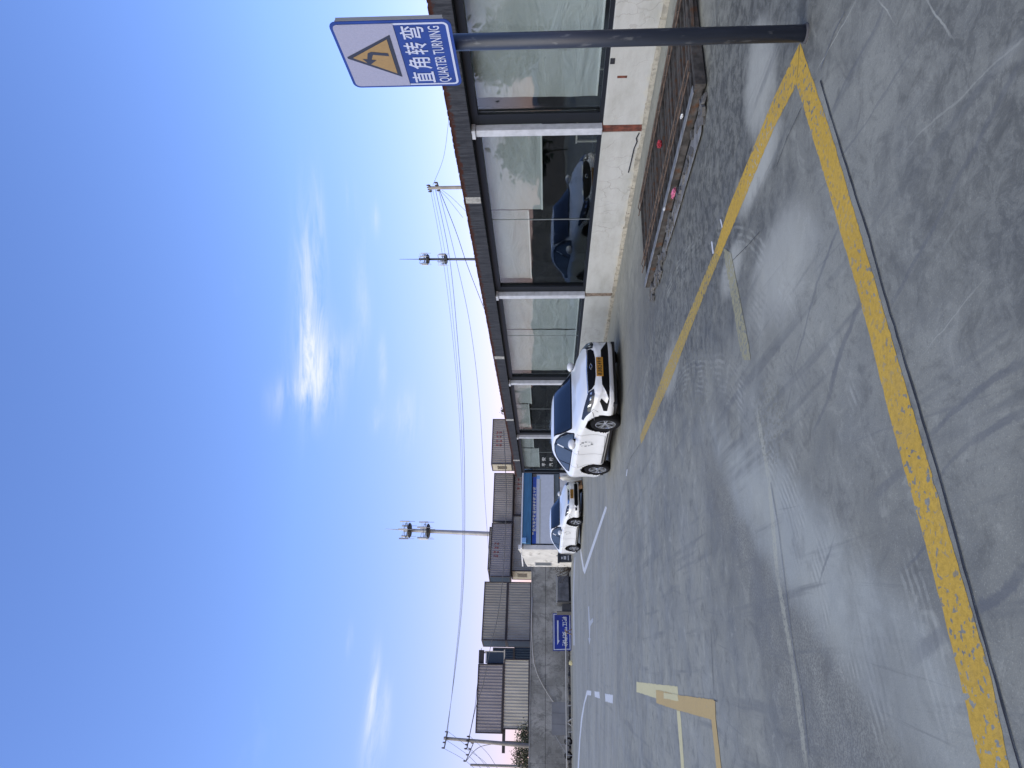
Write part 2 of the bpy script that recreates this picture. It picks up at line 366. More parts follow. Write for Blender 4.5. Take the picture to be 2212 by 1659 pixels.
def thing(name, label, cat, loc=(0, 0, 0), rz=0.0, group=None):
    o = bpy.data.objects.new(name, None); C.objects.link(o)
    o.location = loc; o.rotation_euler = (0, 0, rz); o.empty_display_size = 0.3
    return tag(o, label, cat, group)
def copy_tree(o, parent=None):
    c = o.copy(); C.objects.link(c)
    if parent: c.parent = parent
    for ch in [x for x in bpy.data.objects if x.parent == o]: copy_tree(ch, c)
    return c
def text_mesh(body, size=1.0, cx=0.0, cy=0.0, sx=1.0, bold=0.0, spacing=1.0):
    """flat lettering in the XY plane centred on (cx, cy): returns verts, faces"""
    cu = bpy.data.curves.new('t', 'FONT'); cu.body = body; cu.size = size; cu.align_x = 'CENTER'; cu.align_y = 'CENTER'
    cu.offset = bold; cu.space_character = spacing; cu.resolution_u = 3; cu.extrude = 0.0
    ob = bpy.data.objects.new('t', cu); C.objects.link(ob)
    dg = bpy.context.evaluated_depsgraph_get(); dg.update()
    me = bpy.data.meshes.new_from_object(ob.evaluated_get(dg))
    vs = [Vector((v.co.x*sx, v.co.y, 0)) for v in me.vertices]; fs = [tuple(p.vertices) for p in me.polygons]
    if vs:
        mx_, mn_ = max(v.x for v in vs), min(v.x for v in vs); my, ny = max(v.y for v in vs), min(v.y for v in vs)
        vs = [Vector((v.x-(mx_+mn_)/2+cx, v.y-(my+ny)/2+cy, 0)) for v in vs]
    bpy.data.objects.remove(ob); bpy.data.curves.remove(cu); bpy.data.meshes.remove(me)
    return vs, fs
def fit_text(body, w, h, cx, cy, bold=0.0):
    """lettering stretched to an exact box w x h"""
    vs, fs = text_mesh(body, 1.0, 0, 0, 1.0, bold)
    W = max(v.x for v in vs)-min(v.x for v in vs); H = max(v.y for v in vs)-min(v.y for v in vs)
    return [Vector((v.x*w/W+cx, v.y*h/H+cy, 0)) for v in vs], fs

# ------------------------------------------------------------------ GROUND
mb = MB()
mb.poly([(-700, -60, 0), (700, -60, 0), (700, 1200, 0), (-700, 1200, 0)])
ground = mb.build('ground', g_mat); tag(ground, kind='structure')

def marking(name, pts, mt, z=0.004):
    z = z*0.35
    Q_ = [G(x, y) for x, y in pts]; P_ = []
    for i_, a_ in enumerate(Q_):
        b_ = Q_[(i_+1) % len(Q_)]; L_ = (b_-a_).length; n_ = min(160, max(1, int(L_/0.035))) if L_ < 6 else 1; j_ = 0.0035*min(4, max(1, a_.y/6))
        P_.append(a_)
        for q_ in range(1, n_): P_.append(a_.lerp(b_, q_/n_)+Vector((random.uniform(-1, 1)*j_, random.uniform(-1, 1)*j_, 0)))
    m_ = MB(); m_.poly([p_ + Vector((0, 0, z)) for p_ in P_])
    return m_.build(name, mt, ground)
# main yellow corner: near arm and far arm meeting at the post
marking('yellow_line', [s1(1018, 228), s1(1180, 700), s2(1420, 290), s2(1670, 1140), s3(1870, 290), s3(2050, 900), s3(2145, 1357), s3(2220, 1700),
                        s3(2085, 1700), s3(2005, 1357), s3(1900, 890), s3(1745, 290), s2(1520, 1090), s2(1340, 380), s1(1130, 880), s1(1000, 450)], M_yel)
marking('yellow_line', [s1(1014, 236), s1(1000, 450), s1(880, 680), s1(700, 1110), s1(590, 1370), s1(560, 1345), s1(640, 1100), s1(880, 520)], M_yel, 0.0045)
marking('yellow_line', [s1(560, 1345), s1(590, 1370), s2(455, 480), s2(320, 830), s2(170, 1150), s2(163, 1110), s2(290, 770), s2(430, 440)], M_yel_old)
marking('yellow_line', [s2(606, 100), s2(650, 130), s2(745, 620), s2(755, 700), s2(715, 700), s2(700, 650)], M_yel_pale, 0.0085)
# pale and ochre block markings at the left
marking('block_marking', [s3(370, 948), s3(565, 970), s3(571, 1034), s3(465, 1026), s3(370, 995)], M_yel_box)
marking('block_marking', [s3(463, 985), s3(580, 1012), s3(740, 1033), s3(732, 1128), s3(560, 1080), s3(465, 1048)], M_orange, 0.0085)
marking('yellow_line', [s3(724, 1033), s3(745, 1035), s3(748, 1125), s3(775, 1357), s3(795, 1600), s3(768, 1600), s3(752, 1357), s3(727, 1125)], M_orange, 0.0125)
marking('yellow_line', [s3(561, 1083), s3(577, 1087), s3(582, 1130), s3(597, 1357), s3(612, 1600), s3(596, 1600), s3(583, 1357)], M_yel_box)
marking('yellow_patch', [s3(500, 1000), s3(566, 1008), s3(572, 1040), s3(500, 1026)], M_yel_box, 0.0125)
# white lines
marking('white_line', [s3(222, 112), s3(230, 120), s3(124, 436), s3(116, 420), s3(104, 345), s3(101, 310), s3(105, 310), s3(111, 350), s3(121, 408)], M_whitep)
marking('white_line', [s5(1510, 470), s5(1494, 470), s5(1490, 0), s4(1680, 830), s4(1688, 760), s4(1694, 760), s4(1690, 830), s5(1502, 0)], M_whitef)
marking('white_line', [s3(134, 988), s3(155, 990), s3(154, 1013), s3(137, 1010), s3(124, 1052), s3(112, 1130), s3(103, 1220), s3(96, 1357), s3(90, 1500), s3(85, 1500), s3(90, 1357), s3(98, 1220), s3(106, 1120), s3(119, 1050)], M_whitep)
marking('white_dash', [s3(170, 993), s3(193, 995), s3(196, 1027), s3(172, 1019)], M_whitep)
marking('white_dash', [s3(220, 1004), s3(258, 1010), s3(257, 1050), s3(222, 1040)], M_whitep)
marking('arrow_marking', [s5(1638, 95), s5(1648, 90), s5(1656, 235), s5(1684, 205), s5(1688, 240), s5(1660, 285), s5(1656, 400), s5(1664, 402), s5(1651, 466), s5(1640, 400), s5(1648, 398), s5(1644, 290)], M_whitef)
marking('chalk_mark', [s1(590, 1170), s1(596, 1170), s1(606, 1215), s1(599, 1216)], M_whitep)
marking('chalk_mark', [s1(542, 1290), s1(549, 1288), s1(558, 1352), s1(550, 1355)], M_whitep)
marking('chalk_mark', [s2(92, 1285), s2(97, 1285), s2(93, 1320), s2(88, 1320)], M_whitep)

# joints and cracks: narrow dark grooves with ragged edges
M_joint = mat('joint_filler', (0.012, 0.013, 0.018), 0.9, var=0.3, vscale=20)
M_tar = mat('tar_band', (0.085, 0.09, 0.108), 0.6, var=0.25, vscale=8, bump=0.2)
def crack(name, pts, w, mt, jag=0.3, z=0.0055, step=0.06):
    P_ = [G(x, y) for x, y in pts]; L, Rr = [], []
    for a, b in zip(P_[:-1], P_[1:]):
        n = max(1, int((b-a).length/step)); d = (b-a).normalized(); s_ = Vector((-d.y, d.x, 0))
        for i in range(n):
            p = a.lerp(b, i/n) + s_*random.uniform(-1, 1)*w*jag
            L.append(p + s_*w*random.uniform(0.35, 0.65)); Rr.append(p - s_*w*random.uniform(0.35, 0.65))
    m_ = MB()
    vs = [v+Vector((0, 0, z)) for v in L] + [v+Vector((0, 0, z)) for v in Rr]; n = len(L)
    m_.add(vs, [(i, i+1, n+i+1, n+i) for i in range(n-1)])
    return m_.build(name, mt, ground)
crack('expansion_joint', [s1(1130, 430), s1(1210, 700), s1(1300, 990), s2(1375, 0), s2(1470, 340), s2(1560, 640), s2(1700, 1100), s2(1850, 1626), s3(1930, 400), s3(2010, 680), s3(2110, 1040), s3(2200, 1357), s3(2290, 1700)], 0.0105, M_joint)
crack('crack', [s1(955, 250), s1(975, 300)], 0.004, M_joint)
crack('crack', [s1(1130, 370), s1(1200, 180), s1(1290, 0)], 0.004, M_tar, z=.0055)
crack('crack', [s1(1028, 575), s1(950, 740), s1(880, 930)], 0.004, M_joint)
crack('crack', [s2(660, 170), s2(740, 90), s2(820, 0)], 0.004, M_joint)
crack('crack', [s3(1010, 0), s3(1045, 200), s3(1080, 480), s3(1105, 690), s3(1130, 860), s3(1160, 1000), s3(1200, 1357)], 0.006, M_tar, z=.0055)
crack('expansion_joint', [s3(520, 590), s3(535, 970)], 0.005, M_joint)
crack('expansion_joint', [s3(725, 690), s3(740, 1035), s3(765, 1045)], 0.006, M_joint)
crack('crack', [s3(1870, 130), s3(1935, 127)], 0.006, M_joint)
crack('crack', [s3(2020, 688), s3(2070, 692)], 0.012, M_joint)
crack('crack', [s2(165, 1150), s2(110, 1230), s2(90, 1300)], 0.006, M_joint)

# ------------------------------------------------------------------ GLASS-FRONTED BUILDING
P0 = Vector((4.05, 10.93, 0))
bld = thing('glass_front_building', 'low flat-roofed building with long tinted glass front, white dwarf wall and rusty fascia', 'building', P0, BANG)
T0, T1, SILL, HEAD, TOP = -7.0, 23.2, 0.67, 2.68, 3.05
# plaster dwarf wall with cracks and stains
mt = bpy.data.materials.new('cracked_white_plaster'); t = NT(mt)
p = t.pos(obj=True)
vor = t.node('ShaderNodeTexVoronoi', {'Vector': t.pos((1.2, 1, 0.8), obj=True), 'Scale': 3.2}, feature='DISTANCE_TO_EDGE')
wv = t.noise(p, 3, 4)
vv = t.node('ShaderNodeVectorMath', {0: t.pos((1.0, 1, 0.7), obj=True)}, operation='ADD'); t.l.new(t.node('ShaderNodeCombineXYZ', {0: t.math('MULTIPLY', wv, 0.35), 2: t.math('MULTIPLY', t.noise(p, 4, 3), 0.35)}).outputs[0], vv.inputs[1])
t.l.new(vv.outputs[0], vor.inputs['Vector'])
crk = t.math('MULTIPLY', t.rng(vor.outputs['Distance'], 0.028, 0.006), t.rng(t.noise(p, 1.1, 2), 0.42, 0.62))
sp = t.node('ShaderNodeSeparateXYZ', {0: p})
c = t.mix(t.rng(t.noise(t.pos((1, 1, 3), obj=True), 1.3, 6, 0.65), 0.35, 0.75), (0.375, 0.38, 0.37), (0.30, 0.305, 0.285))
c = t.mix(t.math('MULTIPLY', t.rng(t.noise(t.pos((0.7, 1, 6), obj=True), 2.5, 6, 0.7), 0.55, 0.75), 0.45), c, (0.34, 0.33, 0.30))
c = t.mix(t.math('MULTIPLY', t.rng(t.math('ADD', sp.outputs[2], t.math('MULTIPLY', t.noise(p, 7, 4), 0.2)), 0.24, 0.08), 0.7), c, (0.42, 0.38, 0.28))
c = t.mix(t.math('MULTIPLY', crk, 0.42), c, (0.22, 0.21, 0.19))
t.bsdf(c, 0.85, 0, t.math('SUBTRACT', t.noise(p, 22, 4), crk), 0.35, 0.01, 0.2)
M_plaster = mt
M_black = flat('black_aluminium', (0.008, 0.010, 0.014), 0.45, spec=.25)
M_rust = mat('rusty_steel', (0.10, 0.028, 0.016), 0.8, var=0.5, vscale=14, col2=(0.035, 0.014, 0.01), c2scale=9, bump=0.5)
M_rust2 = mat('flaking_brown_paint', (0.17, 0.13, 0.10), 0.8, var=0.4, vscale=14, col2=(0.07, 0.03, 0.02), c2scale=12, bump=0.5)
M_postw = mat('dull_white_metal', (0.40, 0.42, 0.46), 0.5, var=0.12, vscale=9, col2=(0.25, 0.25, 0.24), c2at=(.6, .8), c2scale=10, bump=0.1)
# fascia: grey weathered board with vertical runs, rust eating down from its top edge
mt = bpy.data.materials.new('stained_fascia'); t = NT(mt)
p = t.pos(obj=True); sp = t.node('ShaderNodeSeparateXYZ', {0: p})
run = t.noise(t.pos((14, 14, 1.1), obj=True), 2.0, 8, 0.75, .6)
c = t.mix(t.rng(run, 0.3, 0.7), (0.016, 0.018, 0.024), (0.055, 0.059, 0.070))
c = t.mix(t.math('MULTIPLY', t.rng(t.noise(t.pos((1, 1, 2.5), obj=True), 2.2, 6, 0.7), 0.5, 0.75), 0.6), c, (0.03, 0.032, 0.04))
edge = t.math('ADD', sp.outputs[2], t.math('MULTIPLY', t.math('SUBTRACT', t.noise(t.pos((3, 3, 3), obj=True), 3, 6, 0.75), 0.5), 0.28))
c = t.mix(t.rng(edge, TOP-0.085, TOP-0.03), c, (0.045, 0.018, 0.013))
c = t.mix(t.rng(edge, TOP-0.04, TOP+0.01), c, (0.03, 0.013, 0.01))
t.bsdf(c, 0.9, 0, run, 0.15, 0.01, 0.1)
M_fascia = mt
M_roof = mat('roof_felt', (0.09, 0.09, 0.095), 0.9)
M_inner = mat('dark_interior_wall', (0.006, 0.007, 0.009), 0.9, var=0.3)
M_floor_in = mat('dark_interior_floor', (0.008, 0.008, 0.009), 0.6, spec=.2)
# glass: tinted, reflecting
mt = bpy.data.materials.new('tinted_glass'); t = NT(mt)
tr = t.node('ShaderNodeBsdfTransparent', {'Color': (0.80, 0.83, 0.835)})
gl = t.node('ShaderNodeBsdfGlossy', {'Color': (0.90, 0.94, 0.96), 'Roughness': t.rng(t.noise(t.pos((1, 1, .4), obj=True), 2.5, 6, .7), .5, .75, .012, .09)})
fr = t.node('ShaderNodeFresnel', {'IOR': 1.5})
bpn = t.node('ShaderNodeBump', {'Height': t.noise(t.pos(obj=True), 0.8, 2), 'Strength': 0.12, 'Distance': 0.05}); t.l.new(bpn.outputs[0], gl.inputs['Normal'])
mxs = t.node('ShaderNodeMixShader'); t.put(mxs.inputs[0], t.math('MULTIPLY', fr.outputs[0], 0.24)); t.l.new(tr.outputs[0], mxs.inputs[1]); t.l.new(gl.outputs[0], mxs.inputs[2])
t.l.new(mxs.outputs[0], t.out.inputs[0]); M_glass = mt
mt = bpy.data.materials.new('roller_blind_fabric'); t = NT(mt)
cr = t.noise(t.pos((0.7, 1, 2.4), R(0), obj=True), 1.2, 4, 0.5, 1.2)
c = t.mix(t.rng(cr, 0.3, 0.7), (0.45, 0.47, 0.455), (0.53, 0.55, 0.535))
bs = t.bsdf(c, 0.8, 0, cr, 0.7, 0.10, 0.2)
M_blind = mt

posts = [-5.5, 0.08, 5.56, 11.2, 17.0, 23.2]
bw = MB()
for a, b in zip([T0]+posts[1:-1], posts[1:-1]+[T1]):
    a2 = a+0.08 if a in posts else a; b2 = b-0.08 if b != T1 else b
    m_ = MB(); m_.box(a2, b2, -0.24, 0.0, 0, SILL)
    m_.build('dwarf_wall', M_plaster, bld, bevel=0.012)
for i, a in enumerate(posts[1:-1]):
    m_ = MB(); m_.box(a-0.078, a+0.078, -0.2, -0.012, 0, SILL+0.01); m_.build('post_foot', M_rust if i == 0 else M_rust2, bld)
    m_ = MB(); m_.box(a-0.072, a+0.072, -0.06, 0.055, SILL+0.012, HEAD-0.002); m_.build('post', M_postw, bld, bevel=0.012)
    m_ = MB(); m_.box(a-0.095, a+0.095, -0.07, 0.085, HEAD, HEAD+0.06); m_.build('post_cap', M_postw, bld, bevel=0.01)
# weathered ledge at the wall foot
m_ = MB()
n = 120
for i in range(n):
    a = T0 + (T1-T0)*i/n; b = T0 + (T1-T0)*(i+1)/n
    w = 0.025+0.03*random.random()
    m_.box(a, b, -0.02, w, 0.0, 0.05+0.03*random.random())
m_.build('wall_foot', mat('wall_foot_mortar', (0.30, 0.28, 0.23), 0.9, var=0.3, vscale=8, col2=(0.10, 0.09, 0.08), c2scale=8, bump=0.5), bld)
m_ = MB(); m_.box(T0, T1+0.1, -0.35, 0.10, HEAD+0.062, TOP); m_.build('fascia', M_fascia, bld, bevel=0.01)
for tt in (1.75, 9.0, 14.6, 20.2):      # grey repair patches over the fascia
    m_ = MB(); m_.box(tt-0.09, tt+0.09, 0.08, 0.106, HEAD+0.07, TOP-0.03); m_.build('fascia_patch', mat('grey_patch', (0.26, 0.26, 0.25), 0.8, var=0.3, vscale=12, bump=0.3), bld)
# ragged rusty lip standing along the top of the fascia
m_ = MB()
x = T0
while x < T1:
    w = random.uniform(0.04, 0.16); h = random.uniform(0.003, 0.012)
    m_.box(x, x+w, 0.03, 0.106, TOP+0.001, TOP+h); x += w+random.uniform(0.0, 0.08)
m_.build('rusty_edge', mat('dark_rust', (0.045, 0.02, 0.015), .9, var=.4, vscale=9), bld)
m_ = MB(); m_.box(T0, T1+0.05, -8, -0.352, HEAD+0.15, TOP-0.05); m_.build('roof', M_roof, bld)
m_ = MB(); m_.box(T0, T1, -8.2, -8.0, 0, HEAD+0.15); m_.box(T1-0.2, T1, -7.998, -0.26, 0, HEAD+0.14); m_.box(T0, T0+.2, -7.998, -0.26, 0, HEAD+0.14)
for a in posts[1:-1]: m_.box(a+0.02, a+0.3, -0.9, -0.5, 0.02, HEAD+0.1)
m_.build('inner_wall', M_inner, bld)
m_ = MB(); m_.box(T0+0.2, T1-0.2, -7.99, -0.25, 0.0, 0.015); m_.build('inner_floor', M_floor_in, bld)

blinds = {0: [(-5.6, -0.32, 0.80)], 1: [(0.2, 2.62, 1.66), (2.66, 5.3, 1.93)], 2: [(5.75, 8.0, 0.80), (8.04, 10.9, 0.80)],
          3: [(11.4, 14.0, 2.12), (14.05, 16.7, 2.22)], 4: [(17.2, 19.6, 2.15), (19.7, 22.9, 1.95)]}
bays = list(zip(posts[:-1], posts[1:])); bays[0] = (T0, posts[1])
for i, (a, b) in enumerate(bays):
    fa, fb = a+0.075, b-0.075
    w = MB(); fw = 0.07; y0, y1 = -0.16, -0.06
    w.box(fa, fb, y0, y1, SILL+0.001, SILL+0.06); w.box(fa, fb, y0, y1, HEAD-0.06, HEAD+0.06)
    w.box(fa, fa+0.05, y0, y1, SILL+0.062, HEAD-0.062); w.box(fb-0.22, fb, y0, y1, SILL+0.062, HEAD-0.062)
    win = w.build('window', M_black, bld)
    mid = {0: -2.7, 1: 2.69, 2: 8.02, 3: 14.02, 4: 19.65}[i]
    for (pa, pb) in ((fa+0.052, mid-0.004), (mid+0.004, fb-0.222)):
        g = MB(); g.box(pa, pb, -0.116, -0.108, SILL+0.062, HEAD-0.062); g.build('pane', M_glass, win)
    g = MB(); g.box(mid-0.0035, mid+0.0035, -0.119, -0.104, SILL+0.062, HEAD-0.062); g.build('glass_joint', flat('grey_silicone', (0.25, 0.27, 0.28), 0.6), win)
    for (pa, pb, zb) in blinds[i]:
        g = MB(); nx, nz = max(2, int((pb-pa)/0.12)), 14
        gx, gz = nx+1, nz+1
        ph = random.random()*9
        def wav(xx, zz):
            return -0.30 + 0.008*math.sin(xx*2.1+zz*1.3+ph) + 0.010*math.sin(xx*5.0-zz*3.5+ph*2)*((HEAD-zz)/2.0) + 0.004*math.sin(zz*13+xx*4)
        g.add([(pa+(pb-pa)*ix/nx, wav(pa+(pb-pa)*ix/nx, HEAD-0.02-(HEAD-0.02-zb)*iz/nz), HEAD-0.02-(HEAD-0.02-zb)*iz/nz) for iz in range(gz) for ix in range(gx)],
              [(iz*gx+ix, iz*gx+ix+1, (iz+1)*gx+ix+1, (iz+1)*gx+ix) for iz in range(nz) for ix in range(nx)])
        bl = g.build('blind', M_blind, bld, smooth=True)
        g = MB(); g.box(pa, pb, -0.32, -0.285, zb-0.028, zb); g.build('blind_rail', flat('pale_aluminium', (0.75, 0.77, 0.74), 0.4), bl)
    if i == 4:
        Ml = Matrix.Translation((0, -.1, 0)) @ Matrix.Rotation(R(90), 4, 'X')
        for k, ch in enumerate('平安汽校'):
            vs, fs = fit_text(ch, .62, .17, 20.6+.95*(k % 2), 1.72-.32*(k//2), .02); tx = MB(); tx.add([Ml @ Vector((42.3-v.x, v.y, 0)) for v in vs], fs); tx.build('letter', flat('white_vinyl', (.3, .31, .31), .5), win)
# things seen inside, under the raised blinds: a low pale rail
rail = MB(); rail.bar((0.4, -1.6, 0.98), (2.3, -1.6, 0.98), 0.03); rail.bar((0.45, -1.6, .0), (0.45, -1.6, .97), .03); rail.bar((2.25, -1.6, 0), (2.25, -1.6, .97), .03)
rail.build('indoor_rail', flat('pale_indoor_rail', (0.6, 0.58, 0.5), 0.5), bld)
# paint-stained marks on the wall
m_ = MB(); m_.box(-1.32, -1.22, 0.0, 0.006, 0.60, 0.665); m_.build('wall_mark', M_joint, bld)
m_ = MB(); m_.box(-1.0, -0.96, 0.0, 0.005, 0.40, 0.54); m_.build('wall_mark', M_rust, bld)
cr = MB(); cr.tube([(0.18, 0.008, 0.09), (0.30, 0.012, 0.12), (0.38, 0.012, 0.10), (0.55, 0.012, 0.13), (0.85, 0.01, 0.14), (1.15, 0.01, 0.155)], 0.010, 5); cr.build('loose_wire', M_black, bld)

# ------------------------------------------------------------------ STEEL GRATING on the ground
M_bar = mat('rusty_grating_steel', (0.060, 0.056, 0.052), 0.9, spec=.15, var=0.4, vscale=10, col2=(0.085, 0.042, 0.022), c2at=(.5, .7), c2scale=7, bump=0.5, bscale=60)
M_lace = mat('rusty_rod', (0.075, 0.05, 0.035), 0.8, var=0.4, vscale=12, col2=(0.05, 0.03, 0.02), c2scale=10, bump=0.3)
M_gapshade = mat('painted_gap_shade', (0.01, 0.009, 0.008), 0.9)
A_ = Vector((2.87, 6.80, 0)); 
gl_ang = math.atan2(10.08-6.77, 1.47-2.87)
gr = thing('steel_grating', 'rusty steel bar grating with zigzag rods lying on the concrete beside the white dwarf wall', 'grating', (2.87, 6.80, 0), gl_ang)
# local x = along its length, local -y = toward the building
GL, GW, GH = 3.75, 1.62, 0.10
SK = math.tan(R(4))
m_ = MB(); m_.box(0, GL, -GW, 0, 0.018, 0.03); m_.build('gap_shade_plate', M_gapshade, gr)  # near-black plate on the concrete: shade under the bars put in as colour
nb = 25
bar_me = None
for i in range(nb):
    if bar_me is None:
        m_ = MB(); m_.box(-0.036, 0.036, -GW+0.05, -0.05, -0.03, 0.0)
        o = m_.build('bar', M_bar, gr, bevel=0.004); bar_me = o.data
    else: o = mesh_obj('bar', bar_me, None, gr)
    o.location = (0.10+(GL-0.2)*i/(nb-1)+random.uniform(-.012, .012), 0, GH+random.uniform(-0.012, 0.004)); o.rotation_euler = (0, random.uniform(-.1, .1), R(-9)+random.uniform(-.012, .012))
for y in (-0.03, -GW+0.03):
    m_ = MB(); m_.box(0, GL, y-0.03, y+0.03, 0.019, GH+0.012); m_.build('side_beam', M_bar, gr, bevel=0.004)
m_ = MB(); m_.box(-0.06, 0.0, -GW-.1, 0.02, 0.018, GH+0.02); m_.build('end_beam', M_bar, gr, bevel=0.004)
m_ = MB(); m_.box(GL+.001, GL+.05, -GW, -0.4, 0.018, GH); m_.build('end_beam', M_bar, gr, bevel=0.004)
for y in (-0.30, -GW+0.30):
    m_ = MB(); k = 26
    z = GH+0.045
    m_.tube([(0.02, y-0.075, z), (GL-.02, y-0.085, z)], 0.008, 5); m_.tube([(0.02, y+0.075, z), (GL-.02, y+0.06, z)], 0.008, 5)
    m_.tube([(0.02+(GL-.04)*j/k, y+(0.075 if j % 2 else -0.075), z-0.006) for j in range(k+1)], 0.006, 5)
    m_.build('lacing_rod', M_lace, gr)
# flat grey strap and crumbled mortar along the near edge
m_ = MB(); m_.box(0.05, GL, -0.075, 0.02, GH+0.014, GH+0.022); m_.build('edge_strap', mat('galvanised_strap', (0.19, 0.195, 0.20), 0.5, metal=.3, var=.3, vscale=9, bump=.2), gr)
m_ = MB()
for i in range(60):
    x = random.uniform(0.1, GL); w = random.uniform(0.03, 0.10)
    y = random.uniform(0.0, 0.20)
    Mx = Matrix.Translation((x, y+.03, 0.012)) @ Matrix.Rotation(random.uniform(0, 3), 4, 'Z') @ Matrix.Rotation(random.uniform(-.3, .3), 4, 'X')
    m_.box(-w, w, -w*0.5, w*0.5, 0, max(.010, 0.045*(1-y*4)+.008)*random.uniform(.5, 1), Mx)
mo = m_.build('mortar_rubble', mat('crumbled_mortar', (0.085, 0.083, 0.08), 0.95, var=.4, vscale=8, bump=.5), gr); mo['kind'] = 'stuff'
m_ = MB(); m_.prism([(0.05, 0.03, 0.018), (GL+.35, 0.03, 0.018), (GL+.35, 0.05, 0.018), (GL*0.5, 0.26, 0.018), (0.3, 0.30, 0.018)], (0, 0, 0.004)); m_.build('mortar_skirt', mat('pale_mortar', (0.15, 0.15, 0.15), 0.95, var=.3, vscale=6, bump=.4), gr)

def crumple(name, loc, sx, sy, sz, mt, label, cat, seed):
    rnd = random.Random(seed); bm = bmesh.new(); bmesh.ops.create_icosphere(bm, subdivisions=3, radius=1)
    for v in bm.verts:
        k = 0.72+0.5*rnd.random(); v.co = Vector((v.co.x*sx*k, v.co.y*sy*k, max(-0.9, v.co.z)*sz*k))
    me = bpy.data.meshes.new(name); bm.to_mesh(me); bm.free()
    o = mesh_obj(name, me, mt); o.location = loc; tag(o, label, cat); return o
M_red = mat('red_plastic_bag', (0.26, 0.02, 0.03), 0.6, var=.3, vscale=20)
M_pink = mat('pink_wrapper', (0.42, 0.10, 0.18), 0.6, var=.3, vscale=14, col2=(.6, .55, .56), c2scale=14)
M_white_trash = mat('dirty_white_plastic', (0.55, 0.55, 0.53), 0.5, var=.3, vscale=20)
q = G(*s1(322, 768)); q.z = GH+0.03
crumple('plastic_bag', q, 0.05, 0.055, 0.03, M_red, 'crumpled red plastic bag caught in the middle of the steel grating', 'litter', 3)
q = G(*s1(388, 1030)); 
o = crumple('plastic_wrapper', q+Vector((0, 0, 0.10)), 0.03, 0.10, 0.022, M_pink, 'crumpled pink and white wrapper lying along the near edge of the steel grating', 'litter', 4); o.rotation_euler = (0, 0, R(20))
q = G(*s1(345, 1115)); crumple('paper_scrap', q+Vector((0, 0, 0.12)), 0.02, 0.05, 0.01, M_white_trash, 'small white scrap at the far near-edge end of the steel grating', 'litter', 5)
q = G(*s1(452, 620)); crumple('paper_cup', q+Vector((0, 0, 0.13)), 0.02, 0.05, 0.012, M_white_trash, 'small white flattened cup on the near end of the steel grating', 'litter', 6)

# ------------------------------------------------------------------ WARNING SIGN
PX, PY = 2.08, 4.125
base = G(1741, 72)
PX, PY = base.x, base.y
sg = thing('warning_sign', 'blue and white sharp-turn warning sign on a dark steel post at the right', 'sign', (PX, PY, 0))
mt = bpy.data.materials.new('dark_blue_grey_post'); t = NT(mt)
p = t.pos((1, 1, 1), obj=True)
c = t.mix(t.rng(t.noise(t.pos((6, 6, .5), obj=True), 3, 5), .3, .7), (0.014, 0.019, 0.032), (0.028, 0.035, 0.052))
sm = t.rng(t.noise(t.pos((30, 30, 9), obj=True), 1.0, 3, 0.6), 0.60, 0.70)
c = t.mix(t.math('MULTIPLY', sm, 0.35), c, (0.16, 0.17, 0.18))
t.bsdf(c, 0.42, 0.0, t.noise(p, 40, 3), 0.08, 0.005, 0.5); M_post = mt
m_ = MB(); m_.tube([(0, 0, 0), (0, 0, 2.70)], 0.0485, 28); po = m_.build('post', M_post, sg, smooth=True)
m_ = MB(); m_.tube([(0, 0, 0.0), (0, 0, 0.006), (0, 0, 0.014)], [0.058, 0.058, 0.0525], 28); m_.build('base_collar', mat('mortar_ring', (0.05, 0.05, 0.055), .9, bump=.3), sg)
pa = math.atan2(-0.975, 0.222)
pl = Matrix.Translation((-0.078, -0.018, 0)) @ Matrix.Rotation(pa, 4, 'Z') @ Matrix.Rotation(R(90), 4, 'X')
# plate space: X right as read, Y up, Z toward the reader
M_sblue = mat('sign_blue', (0.010, 0.040, 0.22), 0.5, var=.12, vscale=5, bump=.03, bscale=200)
M_swhite = mat('retroreflective_white', (0.27, 0.28, 0.385), 0.5, var=.05, vscale=90, bump=.05, bscale=300)
M_sletter = mat('sign_lettering_white', (0.42, 0.46, 0.60), 0.5, var=.03)
M_syel = mat('sign_amber', (0.27, 0.175, 0.065), 0.5, var=.05, vscale=60)
M_sblack = flat('sign_black', (0.022, 0.026, 0.042), 0.45)
M_alu = mat('sign_aluminium', (0.22, 0.23, 0.235), 0.6, metal=.2, var=.1)
PW, PH, PZ = 0.585, 0.705, 2.085
def rrect(x0, x1, y0, y1, r, seg=5):
    pts = []
    for (cx, cy, a0) in ((x1-r, y1-r, 0), (x0+r, y1-r, 90), (x0+r, y0+r, 180), (x1-r, y0+r, 270)):
        for k in range(seg+1):
            a = R(a0+90*k/seg); pts.append((cx+r*math.cos(a), cy+r*math.sin(a)))
    return pts
def plate_obj(name, pts, z, th, mt, parent, bevel=0):
    m_ = MB(); m_.prism([pl @ Vector((x, y, z)) for x, y in pts], (pl.to_3x3() @ Vector((0, 0, th)))); return m_.build(name, mt, parent)
board = plate_obj('sign_board', rrect(-PW/2, PW/2, PZ, PZ+PH, 0.045), 0.0, 0.006, M_sblue, sg)
bw_ = 0.014; ins = 0.018
outer = rrect(-PW/2+ins, PW/2-ins, PZ+ins, PZ+PH-ins, 0.032); inner = rrect(-PW/2+ins+bw_, PW/2-ins-bw_, PZ+ins+bw_, PZ+PH-ins-bw_, 0.02)
n = len(outer); m_ = MB()
z1 = 0.0075
vs = [pl @ Vector((x, y, z1)) for x, y in outer+inner]
